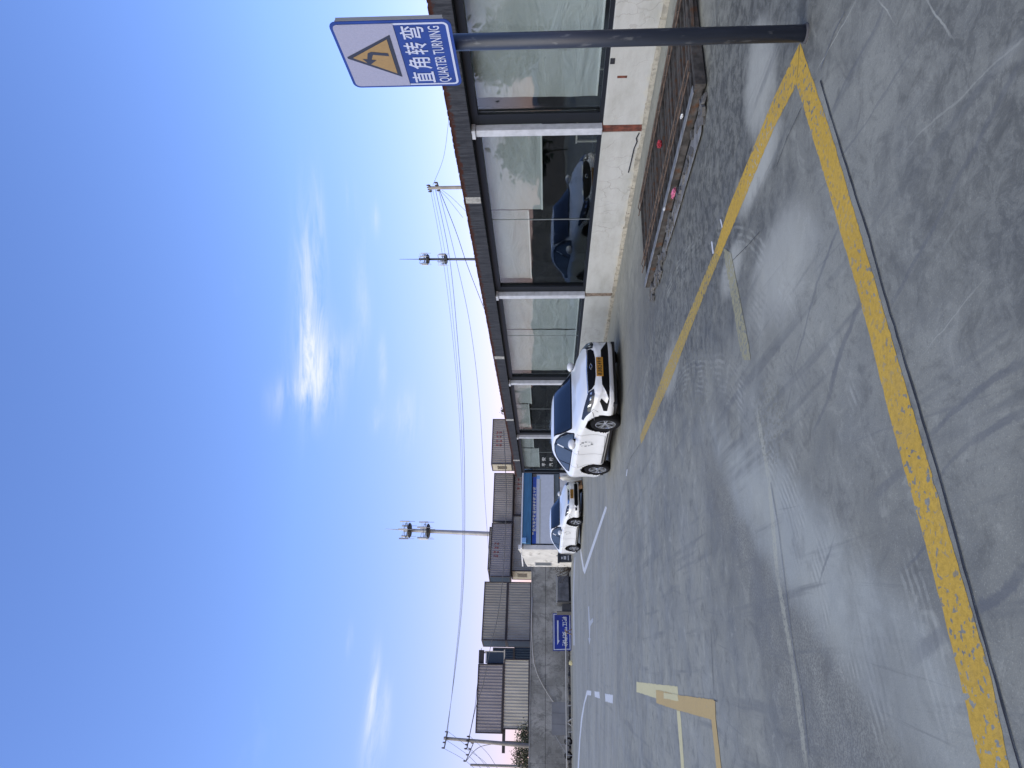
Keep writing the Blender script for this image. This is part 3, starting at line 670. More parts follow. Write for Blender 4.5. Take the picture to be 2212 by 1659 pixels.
# the outline is only needed round the blue half
fs = [(i, (i+1) % n, (i+1) % n + n, i+n) for i in range(n)]
m_.add(vs, fs); m_.build('white_outline', M_sletter, board)
ymid = PZ+PH*0.475
wp = [(x, max(y, ymid)) for x, y in inner]
wp = [(x, y) for x, y in rrect(-PW/2+ins+0.0, PW/2-ins-0.0, PZ+ins, PZ+PH-ins, 0.032) if y > ymid]
wp = [(PW/2-ins, ymid)] + wp + [(-PW/2+ins, ymid)]
m_ = MB(); m_.poly([pl @ Vector((x, y, 0.0095)) for x, y in wp]); m_.build('white_field', M_swhite, board)
def tri(cx, cy, w, h, r=0.012):
    return [(cx-w/2, cy-h/2), (cx+w/2, cy-h/2), (cx+r*.6, cy+h/2), (cx-r*.6, cy+h/2)]
tcx, tcy = 0.0, ymid+0.185
m_ = MB(); m_.poly([pl @ Vector((x, y, 0.0112)) for x, y in tri(tcx, tcy, 0.375, 0.300)]); m_.build('triangle_border', M_sblack, board)
m_ = MB(); m_.poly([pl @ Vector((x, y, 0.0128)) for x, y in tri(tcx, tcy-0.006, 0.305, 0.240, .004)]); m_.build('triangle_field', M_syel, board)
m_ = MB()
ar = [(0.040, -0.085), (0.064, -0.085), (0.064, 0.012), (0.050, 0.028), (-0.008, 0.028)]
# bent arrow: up the right side, then left, then ahead in an arrow head
def pl_poly(pts, z):
    m_.poly([pl @ Vector((tcx+x, tcy+y-0.02, z)) for x, y in pts])
pl_poly([(0.010, -0.088), (0.036, -0.088), (0.052, 0.012), (0.026, 0.006)], 0.0142)
pl_poly([(0.026, 0.006), (0.052, 0.012), (0.040, 0.036), (0.016, 0.012)], 0.0143)
pl_poly([(0.020, 0.010), (0.040, 0.036), (-0.014, 0.052), (-0.018, 0.026)], 0.0144)
pl_poly([(-0.022, -0.004), (-0.008, 0.080), (-0.066, 0.048)], 0.0145)
m_.build('bent_arrow', M_sblack, board)
m_ = MB()
chars = '直角转弯'
cw, chh = 0.106, 0.142
for i, ch in enumerate(chars):
    cxp = -0.198+0.132*i
    vs, fs = fit_text(ch, cw, chh, cxp, PZ+0.236, bold=0.010)
    m_.add([pl @ (v+Vector((0, 0, 0.0095))) for v in vs], fs)
m_.build('lettering', M_sletter, board)
m_ = MB(); vs, fs = fit_text('QUARTER TURNING', 0.495, 0.080, 0.0, PZ+0.098, bold=0.008)
m_.add([pl @ (v+Vector((0, 0, 0.0095))) for v in vs], fs); m_.build('lettering', M_sletter, board)
m_ = MB()
Mb = pl
m_.box(-PW/2+0.02, PW/2+0.004, PZ+0.04, PZ+PH-0.04, -0.004, -0.001, pl)
m_.box(PW/2-0.004, PW/2+0.004, PZ+0.045, PZ+PH-0.045, -0.022, -0.0045, pl)
for yy in (PZ+0.16, PZ+0.52): m_.box(-PW/2+0.04, PW/2-0.02, yy, yy+0.03, -0.028, -0.0045, pl)
m_.build('back_frame', M_alu, board)
for yy in (2.22, 2.62):
    m_ = MB(); m_.tube([(0, 0, yy), (0, 0, yy+0.03)], 0.056, 20); m_.build('clamp', M_alu, sg)

# ------------------------------------------------------------------ CARS
M_white = mat('white_car_paint', (0.66, 0.67, 0.68), 0.28, var=0.03, vscale=2.5, coat=0.6, col2=(.50, .49, .46), c2at=(.55, .85), c2scale=3.0)
M_cglass = flat('dark_car_glass', (0.006, 0.011, 0.022), 0.04, spec=0.35)
M_sglass = flat('grey_side_glass', (0.030, 0.037, 0.042), 0.05, spec=0.4)
M_trim = flat('black_trim', (0.004, 0.004, 0.005), 0.5, spec=0.1)
M_gap = flat('panel_gap', (0.05, 0.05, 0.055), 0.7)
M_tyre = mat('tyre_rubber', (0.007, 0.007, 0.008), 0.9, spec=.15, bump=0.2, bscale=80)
M_rim = flat('alloy', (0.55, 0.56, 0.58), 0.25, metal=0.85)
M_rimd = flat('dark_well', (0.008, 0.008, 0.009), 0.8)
M_chrome = flat('chrome', (0.75, 0.76, 0.78), 0.12, metal=1.0)
M_lamp = flat('headlamp_smoked', (0.022, 0.024, 0.03), 0.1, spec=0.5)
M_lampin = flat('headlamp_reflector', (0.65, 0.68, 0.72), 0.15, metal=0.8)
M_plate = mat('plate_yellow', (0.36, 0.165, 0.010), 0.5, var=.05)
M_ink = flat('ink_black', (0.02, 0.015, 0.01), 0.5)
M_sticker = flat('door_sticker_grey', (0.07, 0.08, 0.09), 0.5)
M_door = flat('clean_white', (0.7, 0.7, 0.72), 0.3)

def interp(tab, x):
    if x >= tab[0][0]: return tab[0][1]
    for (x0, v0), (x1, v1) in zip(tab[:-1], tab[1:]):
        if x1 <= x <= x0:
            f = (x0-x)/(x0-x1); return v0+(v1-v0)*f
    return tab[-1][1]
def sm_interp(tab, x, h=0.05):
    return (interp(tab, x-h)+2*interp(tab, x)+interp(tab, x+h))/4
TOPT = [(2.30, .56), (2.27, .64), (2.20, .715), (2.05, .775), (1.8, .845), (1.4, .925), (1.05, .975), (0.88, 1.005), (0.6, 1.150), (.35, 1.272), (.1, 1.376), (-.12, 1.432), (-.45, 1.462), (-.8, 1.455), (-1.1, 1.418), (-1.4, 1.335), (-1.65, 1.235), (-1.85, 1.150), (-2.0, 1.112), (-2.18, 1.085), (-2.26, .98), (-2.30, .80)]
WIDT = [(2.30, .46), (2.27, .58), (2.22, .655), (2.12, .735), (1.95, .805), (1.7, .852), (1.35, .882), (0.6, .886), (-1.3, .886), (-1.8, .862), (-2.05, .81), (-2.2, .72), (-2.27, .64), (-2.30, .54)]
BELT = [(2.30, .52), (2.25, .60), (2.0, .70), (1.7, .775), (1.2, .855), (.8, .905), (0, .93), (-1.0, .965), (-1.8, .985), (-2.15, .985), (-2.25, .90), (-2.30, .74)]
BOT = [(2.30, .26), (2.26, .20), (2.1, .175), (1.8, .17), (-1.8, .19), (-2.15, .25), (-2.30, .36)]
CAB = [(0.92, 0.0), (0.86, 0.08), (0.55, 0.45), (0.1, 0.92), (-0.1, 1.0), (-0.95, 1.0), (-1.35, .80), (-1.75, .25), (-1.95, 0.0)]
def section(x):
    W = sm_interp(WIDT, x); zt = sm_interp(TOPT, x, .04); zb = interp(BOT, x); bl_ = min(sm_interp(BELT, x), zt-0.02)
    c_ = interp(CAB, x)
    hy = [(W*.90, bl_+0.30*(zt-bl_)), (W*.80, bl_+.62*(zt-bl_)), (W*.52, bl_+.93*(zt-bl_)), (W*.26, zt-.003)]
    r7 = (W*.915, bl_+0.018)
    yr = 0.60
    r8 = (yr+(0.80-yr)*(1-min(1, (zt-bl_)/0.50)), zt-0.075 if zt-bl_ > .2 else bl_+.62*(zt-bl_)); r9 = (yr*.80, zt-0.018); r10 = (yr*.42, zt-.003)
    up = [tuple(h[k]*(1-c_)+r[k]*c_ for k in (0, 1)) for h, r in zip(hy, (r7, r8, r9, r10))]
    mz = (zb+bl_)/2
    pts = [(0, zb), (W*.80, zb), (W*.955, zb+.035), (W*.988, zb+.12), (W*.972, zb+.28*(bl_-zb)+.06), (W*.978, zb+.60*(bl_-zb)), (W*1.0, bl_-.10), (W*.958, bl_-0.008)] + up + [(0, zt)]
    return pts
def catmull(pts, k):
    out = []
    n = len(pts)
    for i in range(n-1):
        p0, p1, p2, p3 = pts[max(i-1, 0)], pts[i], pts[i+1], pts[min(i+2, n-1)]
        for j in range(k):
            t_ = j/k
            out.append(tuple(0.5*((2*b)+(-a+c_)*t_+(2*a-5*b+4*c_-d_)*t_*t_+(-a+3*b-3*c_+d_)*t_**3) for a, b, c_, d_ in zip(p0, p1, p2, p3)))
    out.append(pts[-1]); return out
def car_body():
    xs = []
    x = 2.30
    while x > -2.301:
        xs.append(x); x -= 0.015 if (x > 2.16 or x < -2.14) else 0.045
    xs[-1] = -2.30 if xs[-1] < -2.27 else xs[-1]
    rows = []
    for x in xs:
        h = catmull(section(x), 5)
        full = [(y, z) for y, z in h] + [(-y, z) for y, z in reversed(h[1:-1])]
        rows.append([Vector((x, max(-1, y), z)) for y, z in full])
    n = len(rows[0]); vs = [v for r in rows for v in r]
    fs = [(i*n+k, i*n+(k+1) % n, (i+1)*n+(k+1) % n, (i+1)*n+k) for i in range(len(rows)-1) for k in range(n)]
    for ri, xc, rev in ((0, 2.325, False), (len(rows)-1, -2.325, True)):
        cidx = len(vs); r = rows[ri]; cz = sum(v.z for v in r)/n
        inner_ = []
        for v in r: inner_.append(Vector((xc, v.y*.82, cz+(v.z-cz)*.78)))
        vs += inner_
        for k in range(n):
            k2 = (k+1) % n; f = (ri*n+k, cidx+k, cidx+k2, ri*n+k2); fs.append(f)
        vs.append(Vector((xc, 0, cz))); ci = len(vs)-1
        for k in range(n): fs.append((cidx+k, ci, cidx+(k+1) % n))
    return vs, fs
def wheel_mesh(spokes, twin):
    """returns tyre, rim, well meshes, axis along Y, outer face toward +Y"""
    R0, RR, WD = 0.318, 0.215, 0.10
    def lathe(prof, seg=40):
        vs, fs = [], []
        for (r, y) in prof:
            for k in range(seg):
                a = 2*math.pi*k/seg; vs.append(Vector((r*math.cos(a), y, r*math.sin(a))))
        n = len(prof)
        for i in range(n-1):
            for k in range(seg): fs.append((i*seg+k, i*seg+(k+1) % seg, (i+1)*seg+(k+1) % seg, (i+1)*seg+k))
        return vs, fs
    ty = MB(); ty.add(*lathe([(RR, WD*.8), (RR+.012, WD), (R0-.03, WD+.004), (R0-.008, WD*.85), (R0, WD*.6), (R0, -WD*.6), (R0-.01, -WD*.9), (RR, -WD)]))
    ri = MB(); ri.add(*lathe([(RR, WD*.9), (RR-.016, WD*.92), (RR-.022, WD*.6), (RR-.03, -WD*.5)]))
    for s_ in range(spokes):
        a = 2*math.pi*s_/spokes
        offs = (-0.09, 0.09) if twin else (0,)
        for o_ in offs:
            a1, a2 = a+o_*0.6, a+o_*1.9
            w1, w2 = (0.016, 0.014) if twin else (0.026, 0.034)
            p1 = Vector((0.035*math.cos(a1), 0, 0.035*math.sin(a1))); p2 = Vector(((RR-.014)*math.cos(a2), 0, (RR-.014)*math.sin(a2)))
            d = (p2-p1).normalized(); sd_ = Vector((-d.z, 0, d.x))
            y1, y2, th = WD*.72, WD*.86, 0.022
            q1 = [p1+sd_*w1+Vector((0, y1, 0)), p1-sd_*w1+Vector((0, y1, 0)), p2-sd_*w2+Vector((0, y2, 0)), p2+sd_*w2+Vector((0, y2, 0))]
            ri.prism(q1, (0, -th, 0))
    ri.add(*lathe([(0.0, WD*.80), (0.045, WD*.80), (0.052, WD*.6)], 16))
    we = MB(); we.add(*lathe([(0.0, WD*.15), (RR-.02, WD*.15)], 32))
    we.tube([(0, WD*.16, 0), (0, WD*.2, 0)], 0.14, 24)
    return ty, ri, we
def decal_mesh(bvh, outline, axis, side, off=0.004, step=0.035, origin=3.0, thick=0.0):
    """project a closed 2D outline onto the body. axis 'Y': outline (x,z) seen from side +-Y; axis 'X': outline (y,z) seen from +-X"""
    pts = []
    n = len(outline)
    for i in range(n):
        a, b = Vector(outline[i]), Vector(outline[(i+1) % n]); k = max(1, int((b-a).length/step))
        for j in range(k): pts.append(a.lerp(b, j/k))
    nb_ = len(pts)
    x0, x1 = min(p.x for p in pts), max(p.x for p in pts); y0, y1 = min(p.y for p in pts), max(p.y for p in pts)
    def inside(q):
        r = False
        for i in range(nb_):
            a, b = pts[i], pts[(i+1) % nb_]
            if (a.y > q.y) != (b.y > q.y) and q.x < (b.x-a.x)*(q.y-a.y)/(b.y-a.y)+a.x: r = not r
        return r
    extra = []
    xx = x0+step*.5
    while xx < x1:
        yy = y0+step*.5
        while yy < y1:
            q = Vector((xx, yy))
            if inside(q) and min((q-p_).length for p_ in pts) > step*.45: extra.append(q)
            yy += step
        xx += step
    res = delaunay_2d_cdt(pts+extra, [], [list(range(nb_))], 1, 1e-5)
    vs = []
    for v in res[0]:
        if axis == 'Y': o_, d_ = Vector((v.x, side*origin, v.y)), Vector((0, -side, 0))
        else: o_, d_ = Vector((side*origin, v.x, v.y)), Vector((-side, 0, 0))
        hit, nor, _, _ = bvh.ray_cast(o_, d_)
        if hit is None: vs.append(None); continue
        if nor.dot(d_) > 0: nor = -nor
        vs.append(hit+nor*off)
    fs = [tuple(f) for f in res[2] if all(vs[i] is not None for i in f)]
    vs = [v if v is not None else Vector((0, 0, 0.5)) for v in vs]
    used = sorted({i for f in fs for i in f}); mp = {i: k for k, i in enumerate(used)}
    return [vs[i] for i in used], [tuple(mp[i] for i in f) for f in fs]
def strip_outline(path, w):
    P_ = [Vector(p) for p in path]; L, R_ = [], []
    for i, p in enumerate(P_):
        d = (P_[min(i+1, len(P_)-1)]-P_[max(i-1, 0)]).normalized(); s_ = Vector((-d.y, d.x))*w/2
        L.append(p+s_); R_.append(p-s_)
    return [tuple(v) for v in L]+[tuple(v) for v in reversed(R_)]

body_src = car_body()
def make_car(name, label, spokes, twin, plate_txt, style):
    car = thing(name, label, 'car', group='white driving-school cars')
    m_ = MB(); m_.add(*body_src); body = m_.build('body', M_white, car, smooth=True)
    # wheel wells
    cut = MB()
    for x in (1.35, -1.35):
        for s_ in (1, -1): cut.tube([(x, s_*0.60, 0.335), (x, s_*1.2, 0.335)], 0.388, 40)
    co = cut.build('cut', M_rimd)
    md = body.modifiers.new('b', 'BOOLEAN'); md.operation = 'DIFFERENCE'; md.object = co; md.solver = 'EXACT'
    dg = bpy.context.evaluated_depsgraph_get(); dg.update()
    me = bpy.data.meshes.new_from_object(body.evaluated_get(dg), depsgraph=dg)
    body.modifiers.clear()
    bvh = BVHTree.FromPolygons([Vector(v) for v in body_src[0]], body_src[1])
    old = body.data; body.data = me; me.name = 'body'
    bpy.data.objects.remove(co); 
    if len(me.materials) < 2: me.materials.append(M_rimd)
    me.materials[0] = M_white; me.materials[1] = M_rimd
    for pgn in me.polygons:
        c_ = pgn.center
        near = any(abs(math.hypot(c_.x-x, c_.z-.335)-.388) < .012 for x in (1.35, -1.35)) and abs(c_.y) > .55
        cap = abs(abs(c_.y)-.60) < .01 and any(math.hypot(c_.x-x, c_.z-.335) < .385 for x in (1.35, -1.35))
        pgn.material_index = 1 if (near or cap) else 0
        if near or cap: pgn.use_smooth = False
    body['kind'] = body.get('kind', 'part') if False else 'part'
    del body['kind']
    def dec(nm, outl, axis, side, mt, parent=body, off=0.004, step=0.035):
        d_ = MB(); d_.add(*decal_mesh(bvh, outl, axis, side, off, step))
        if not d_.f: return None
        return d_.build(nm, mt, parent, smooth=True)
    # wheels
    ty, ri, we = wheel_mesh(spokes, twin)
    tym = rim_m = wem = None
    for x in (1.35, -1.35):
        for s_ in (1, -1):
            if tym is None:
                w_ = ty.build('wheel', M_tyre, car, smooth=True); r_ = ri.build('rim', M_rim, w_); d_ = we.build('brake_disc', M_rimd, w_)
                tym, rim_m, wem = w_.data, r_.data, d_.data
            else:
                w_ = mesh_obj('wheel', tym, None, car); mesh_obj('rim', rim_m, None, w_); mesh_obj('brake_disc', wem, None, w_)
            w_.location = (x, s_*0.772, 0.318); w_.rotation_euler = (0, random.uniform(0, 1), 0 if s_ > 0 else math.pi)
    # glass
    dec('windscreen_surround', [(-.70, 1.000), (.70, 1.000), (.62, 1.235), (.535, 1.392), (-.535, 1.392), (-.62, 1.235)], 'X', 1, M_trim, off=.003)
    dec('windscreen', [(-.665, 1.025), (.665, 1.025), (.595, 1.235), (.51, 1.378), (-.51, 1.378), (-.595, 1.235)], 'X', 1, M_cglass, off=.006)
    dec('rear_window', [(-.60, 1.15), (.60, 1.15), (.50, 1.36), (-.50, 1.36)], 'X', -1, M_cglass, off=.005)
    for s_ in (1, -1):
        dlo = [(.74, .955), (.50, 1.115), (.20, 1.262), (-.05, 1.338), (-.35, 1.372), (-.75, 1.365), (-1.05, 1.312), (-1.35, 1.195), (-1.62, 1.06), (-1.60, 1.015), (-1.0, .995)]
        dec('window_surround', strip_outline(dlo+[dlo[0]], .022), 'Y', s_, M_trim, off=.003, step=.02)
        dec('side_window', [(.70, .965), (.48, 1.105), (.19, 1.245), (-.05, 1.322), (-.215, 1.342), (-.265, .978)], 'Y', s_, M_sglass, off=.004)
        dec('side_window', [(-.325, .980), (-.285, 1.350), (-.45, 1.360), (-.75, 1.350), (-1.02, 1.30), (-1.12, 1.26), (-1.08, 1.005)], 'Y', s_, M_sglass, off=.004)
        dec('quarter_window', [(-1.13, 1.008), (-1.165, 1.245), (-1.34, 1.180), (-1.56, 1.065), (-1.54, 1.025)], 'Y', s_, M_sglass, off=.004)
        for nm, path in (('door_seam', [(.80, .90), (.84, .70), (.83, .45), (.78, .28), (.0, .255), (-.9, .27)]), ('door_seam', [(-.27, .965), (-.30, .70), (-.27, .27)]), ('door_seam', [(-1.10, .985), (-1.12, .80), (-.98, .62), (-.93, .40), (-.90, .27)]),
                         ('body_seam', [(1.72, .77), (1.98, .60), (1.86, .50)])):
            dec(nm, strip_outline(path, .009), 'Y', s_, M_gap, off=.003, step=.03)
        dec('sill_trim', strip_outline([(.9, .235), (-.9, .245)], .03), 'Y', s_, M_gap, off=.003)
        for x in (-.16, -1.0):
            h_ = MB(); h_.box(x-.10, x+.10, -.016, .016, -.016, .016); q_ = h_.build('door_handle', M_white, body, bevel=.008); q_.location = (0, s_*.888, .845)
        # mirror
        bm = bmesh.new(); bmesh.ops.create_uvsphere(bm, u_segments=16, v_segments=10, radius=1)
        for v in bm.verts: v.co = Vector((v.co.x*.085*(1.0 if v.co.x > 0 else .45), v.co.y*.125, v.co.z*.085))
        me2 = bpy.data.meshes.new('mirror'); bm.to_mesh(me2); bm.free(); me2.polygons.foreach_set('use_smooth', [True]*len(me2.polygons))
        mo_ = mesh_obj('mirror', me2, M_white, body); mo_.location = (.55, s_*.975, 1.005)
        st_ = MB(); st_.bar((.56, s_*.86, .945), (.57, s_*.95, .965), .07, .06); st_.build('mirror_stalk', M_trim, body)
        # headlamp, wrapped round the corner
        hl = [(.475, .60), (.50, .705), (.60, .745), (.72, .795), (.80, .825), (.835, .79), (.815, .66), (.72, .605), (.58, .585)] if style == 0 else [(.50, .62), (.50, .71), (.62, .75), (.76, .79), (.80, .75), (.78, .66), (.65, .63)]
        hl = [(s_*y, z) for y, z in hl]
        lamp = dec('headlamp', hl, 'X', 1, M_lamp, off=.006, step=.025)
        for (yy, zz, w_, h_) in ((.55, .655, .022, .018), (.64, .665, .028, .020), (.735, .685, .014, .035)):
            dec('reflector', [(s_*(yy-w_), zz-h_), (s_*(yy+w_), zz-h_*.6), (s_*(yy+w_*.8), zz+h_), (s_*(yy-w_*.6), zz+h_*.6)], 'X', 1, M_lampin, parent=body, off=.009, step=.02)
        dec('tail_lamp', [(s_*y, z) for y, z in ((.45, .80), (.45, .90), (.70, .93), (.78, .80))], 'X', -1, flat('tail_red', (0.3, .01, .01), .15, coat=1), off=.005)
        # corner intake
        if style == 0:
            dec('fog_intake', [(s_*y, z) for y, z in ((.655, .455), (.70, .485), (.79, .40), (.80, .32), (.70, .290), (.66, .290), (.66, .305), (.725, .335))], 'X', 1, M_trim, off=.005, step=.02)
        else:
            dec('fog_intake', [(s_*y, z) for y, z in ((.60, .36), (.70, .36), (.70, .28), (.60, .28))], 'X', 1, M_trim, off=.005, step=.02)
        dec('front_seam', [(s_*y, z) for y, z in strip_outline([(.815, .62), (.85, .56)], .008)], 'X', 1, M_gap, off=.003, step=.02)
    # grille, lower intake, lip
    if style == 0:
        dec('grille', [(-.47, .640), (-.49, .705), (0, .720), (.49, .705), (.47, .640), (.40, .585), (.20, .556), (-.20, .556), (-.40, .585)], 'X', 1, M_trim, off=.006, step=.03)
        dec('grille_strip', strip_outline([(-.52, .714), (0, .730), (.52, .714)], .010), 'X', 1, M_chrome, off=.008, step=.03)
        dec('lower_intake', [(-.40, .44), (.40, .44), (.54, .36), (.66, .305), (.66, .290), (-.66, .290), (-.66, .305), (-.54, .36)], 'X', 1, M_trim, off=.006, step=.03)
        dec('lip', strip_outline([(-.74, .268), (-.62, .268), (0, .266), (.62, .268), (.74, .268)], .022), 'X', 1, M_white, off=.016, step=.03)
    else:
        dec('grille', [(-.46, .640), (-.44, .680), (.44, .680), (.46, .640), (.30, .60), (-.30, .60)], 'X', 1, M_chrome, off=.006, step=.03)
        dec('lower_intake', [(-.50, .40), (.50, .40), (.58, .30), (.50, .245), (-.50, .245), (-.58, .30)], 'X', 1, M_trim, off=.006, step=.03)
    # badge: rounded outline with a small wing either side
    bx = 2.345
    bd = MB(); bd.tube([(bx, .045*math.cos(a), .655+.026*math.sin(a)) for a in [2*math.pi*k/16 for k in range(17)]], .005, 6)
    bd.bar((bx, -.075, .655), (bx, -.058, .655), .008); bd.bar((bx, .058, .655), (bx, .075, .655), .008); bd.build('badge', M_chrome, body)
    # number plate
    zc = .475 if style == 0 else .50
    pm = Matrix.Translation((2.352, 0, zc)) @ Matrix.Rotation(R(90), 4, 'Z') @ Matrix.Rotation(R(90), 4, 'X')
    pb = MB(); pb.box(-.22, .22, -.07, .07, -.016, 0.0, pm); plate = pb.build('number_plate', M_plate, car, bevel=.003)
    tx = MB()
    for (ch, w_, cx_) in plate_txt:
        vs, fs = fit_text(ch, w_, .088, cx_, 0, .02); tx.add([pm @ (v+Vector((0, 0, .0015))) for v in vs], fs)
    tx.build('plate_lettering', M_ink, plate)
    # ring of small characters on each front door
    for s_ in (1, -1):
        ring = MB(); rr = '平安汽校椒江教练用'
        for k, ch in enumerate(rr):
            a = R(90-40*k); cx_, cz_ = .33+.125*math.cos(a)*(-s_)*-1, .66+.125*math.sin(a)
            vs, fs = fit_text(ch, .062, .058, 0, 0, .07)
            out = []
            for v in vs:
                xx, zz = cx_+v.x*(1 if s_ < 0 else -1), cz_+v.y
                hit, nor, _, _ = bvh.ray_cast(Vector((xx, s_*3, zz)), Vector((0, -s_, 0)))
                out.append((hit if hit else Vector((xx, s_*.88, zz)))+Vector((0, s_*.005, 0)))
            ring.add(out, fs)
        ring.build('door_lettering', M_sticker, body)
    # underbody floor pan, dropped low and wide to deepen the shade below
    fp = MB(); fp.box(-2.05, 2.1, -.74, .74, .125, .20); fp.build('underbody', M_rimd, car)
    return car
plate1 = [('浙', .05, -.178), ('J', .040, -.118), ('·', .012, -.082), ('8', .044, -.045), ('2', .044, .008), ('4', .044, .061), ('9', .044, .114), ('学', .05, .178)]
plate2 = [('浙', .05, -.178), ('J', .040, -.118), ('·', .012, -.082), ('8', .044, -.045), ('1', .02, .008), ('5', .044, .061), ('1', .02, .114), ('学', .05, .178)]
car1 = make_car('white_sedan', 'nearer white training sedan parked by the glass front, orange plate reading J 8249', 5, True, plate1, 0)
car2 = make_car('white_sedan', 'farther white training sedan parked in front of the blue canopy office', 5, False, plate2, 1)
# car contact points on the ground from the photo: car seen from its front right-hand (its own right) side
def park(car, fx, fy, ang):
    car.location = (fx, fy, 0); car.rotation_euler = (0, 0, ang)
fr_, rr_ = G(1342, 912), G(1317.5, 1021)
def place_by_wheels(car, fr_, rr_, scale=1.0):
    # visible side is the car's right side in the picture's left: wheels at local y=-0.87
    d = (fr_-rr_).normalized(); ang = math.atan2(d.y, d.x)
    mid_ = (fr_+rr_)/2; nrm = Vector((-d.y, d.x, 0))      # local +y
    c_ = mid_ + nrm*0.87
    park(car, c_.x, c_.y, ang)
    print('wheelbase', (fr_-rr_).length, 'pos', c_, math.degrees(ang))
place_by_wheels(car1, fr_, rr_)
place_by_wheels(car2, G(1259, 1134.5), G(1255, 1180.5))

# ------------------------------------------------------------------ OFFICE WITH BLUE CANOPY
Lc, Rc = Vector((-0.2317*44, 44, 0)), Vector((-0.1263*47, 47, 0))
od = (Rc-Lc).normalized(); oa = math.atan2(od.y, od.x); OW = (Rc-Lc).length
off_ = thing('canopy_office', 'small white office with a blue canopy and banner behind the farther white car', 'building', Lc, oa)
M_ow = mat('dirty_white_render', (0.56, 0.54, 0.50), 0.85, var=.12, vscale=1.5, col2=(.28, .26, .23), c2at=(.56, .72), c2scale=1.6, bump=.3)
M_oblue = mat('blue_canopy_sheet', (0.028, 0.12, 0.22), 0.5, var=.15, vscale=1, stretch=(1, 1, 8))
M_lightblue = flat('pale_blue_bracket', (0.20, 0.38, 0.62), 0.5)
M_banner = flat('banner_blue', (0.015, 0.07, 0.36), 0.4)
M_pale = flat('pale_board', (0.55, 0.56, 0.56), 0.5)
M_cream = flat('cream_lettering', (0.75, 0.72, 0.55), 0.5)
M_kh = flat('khaki_line', (0.42, 0.42, 0.33), 0.5)
# local: x along front, y back (away), z up
ext = OW+3
m_ = MB(); m_.box(-0.30, 0.0, 0, 3.0, 0, 2.9); m_.prism([(-0.30, 0, 2.9), (-0.30, 3.0, 2.9), (-0.30, 2.4, 3.02), (-0.30, 1.0, 3.2), (-0.30, 0, 3.42)], (0.3, 0, 0)); m_.build('side_wall', M_ow, off_)
m_ = MB(); m_.box(0.0, ext, 0.30, 3.0, 0, 2.9); m_.build('wall', M_ow, off_)
m_ = MB(); m_.box(0.0, ext, 0.02, 0.28, 0, 0.75); m_.build('front_wall', M_ow, off_)
m_ = MB(); m_.box(-0.30, ext, -0.25, 3.0, 3.18, 3.26); m_.build('roof_edge', flat('white_edge', (.62,.62,.62), .5), off_)
m_ = MB(); m_.box(0.0, ext, -0.18, -0.10, 2.62, 3.175); m_.build('canopy', M_oblue, off_)
for x in (0.02, OW-0.15, OW*2):
    m_ = MB(); m_.box(x, x+0.32, -0.34, -0.19, 2.92, 3.17); m_.build('bracket', M_lightblue, off_)
w = MB(); w.box(0.0, ext, 0.10, 0.16, 0.751, 0.81); w.box(0, ext, 0.10, 0.16, 2.56, 2.62)
for x in (0.0, OW*0.985, ext-.06): w.box(x, x+0.07, 0.10, 0.16, 0.81, 2.56)
win = w.build('window', M_black, off_)
for (a, b) in ((0.07, OW*.985), (OW*.985+.07, ext-.06)):
    g = MB(); g.box(a, b, 0.125, 0.133, 0.81, 2.56); g.build('pane', M_glass, win)
bn = MB(); bn.box(0.12, OW*0.93, 0.06, 0.075, 2.30, 2.56); ban = bn.build('banner', M_banner, off_)
tx = MB(); vs, fs = fit_text('平安汽车驾驶培训学校椒江分校', OW*0.66, 0.215, OW*0.46, 0, .03)
Mt = Matrix.Translation((0, 0.055, 2.43)) @ Matrix.Rotation(R(90), 4, 'X')
nch = 14
for k in range(nch):
    tx = MB(); vs, fs = fit_text('平安汽车驾驶培训学校椒江分校'[k], OW*0.66/nch*.86, .21, OW*(.13+.66*(k+.5)/nch), 0, .03); tx.add([Mt @ v for v in vs], fs); tx.build('letter', M_cream, ban)
bn = MB(); bn.box(0.12, OW*0.965, 0.06, 0.08, 1.15, 2.298); nb2 = bn.build('notice_board', M_pale, off_)
bn = MB(); bn.box(0.14, OW*0.9, 0.054, 0.059, 2.02, 2.10); bn.build('stripe', M_kh, nb2)
bn = MB(); bn.box(OW*.9, OW*.95, 0.054, 0.059, 2.08, 2.29); bn.build('corner_logo', M_lightblue, nb2)
bn = MB(); bn.box(-0.03, -0.0, -0.02, 0.0, 0, 0); 
bn = MB(); bn.box(-0.318, -0.30, 2.2, 2.75, 1.3, 2.4); bn.build('side_window_frame', flat('grey_frame', (.25, .25, .26), .5), off_)
bn = MB(); bn.box(-0.326, -0.318, 2.28, 2.67, 1.36, 2.34); bn.build('side_window', flat('dim_pane', (.12, .13, .14), .2), off_)
bn = MB(); bn.box(-0.36, -0.30, 0.9, 1.0, .1, 1.0); bn.build('downpipe', flat('grey_pipe', (.3, .3, .3), .5), off_)

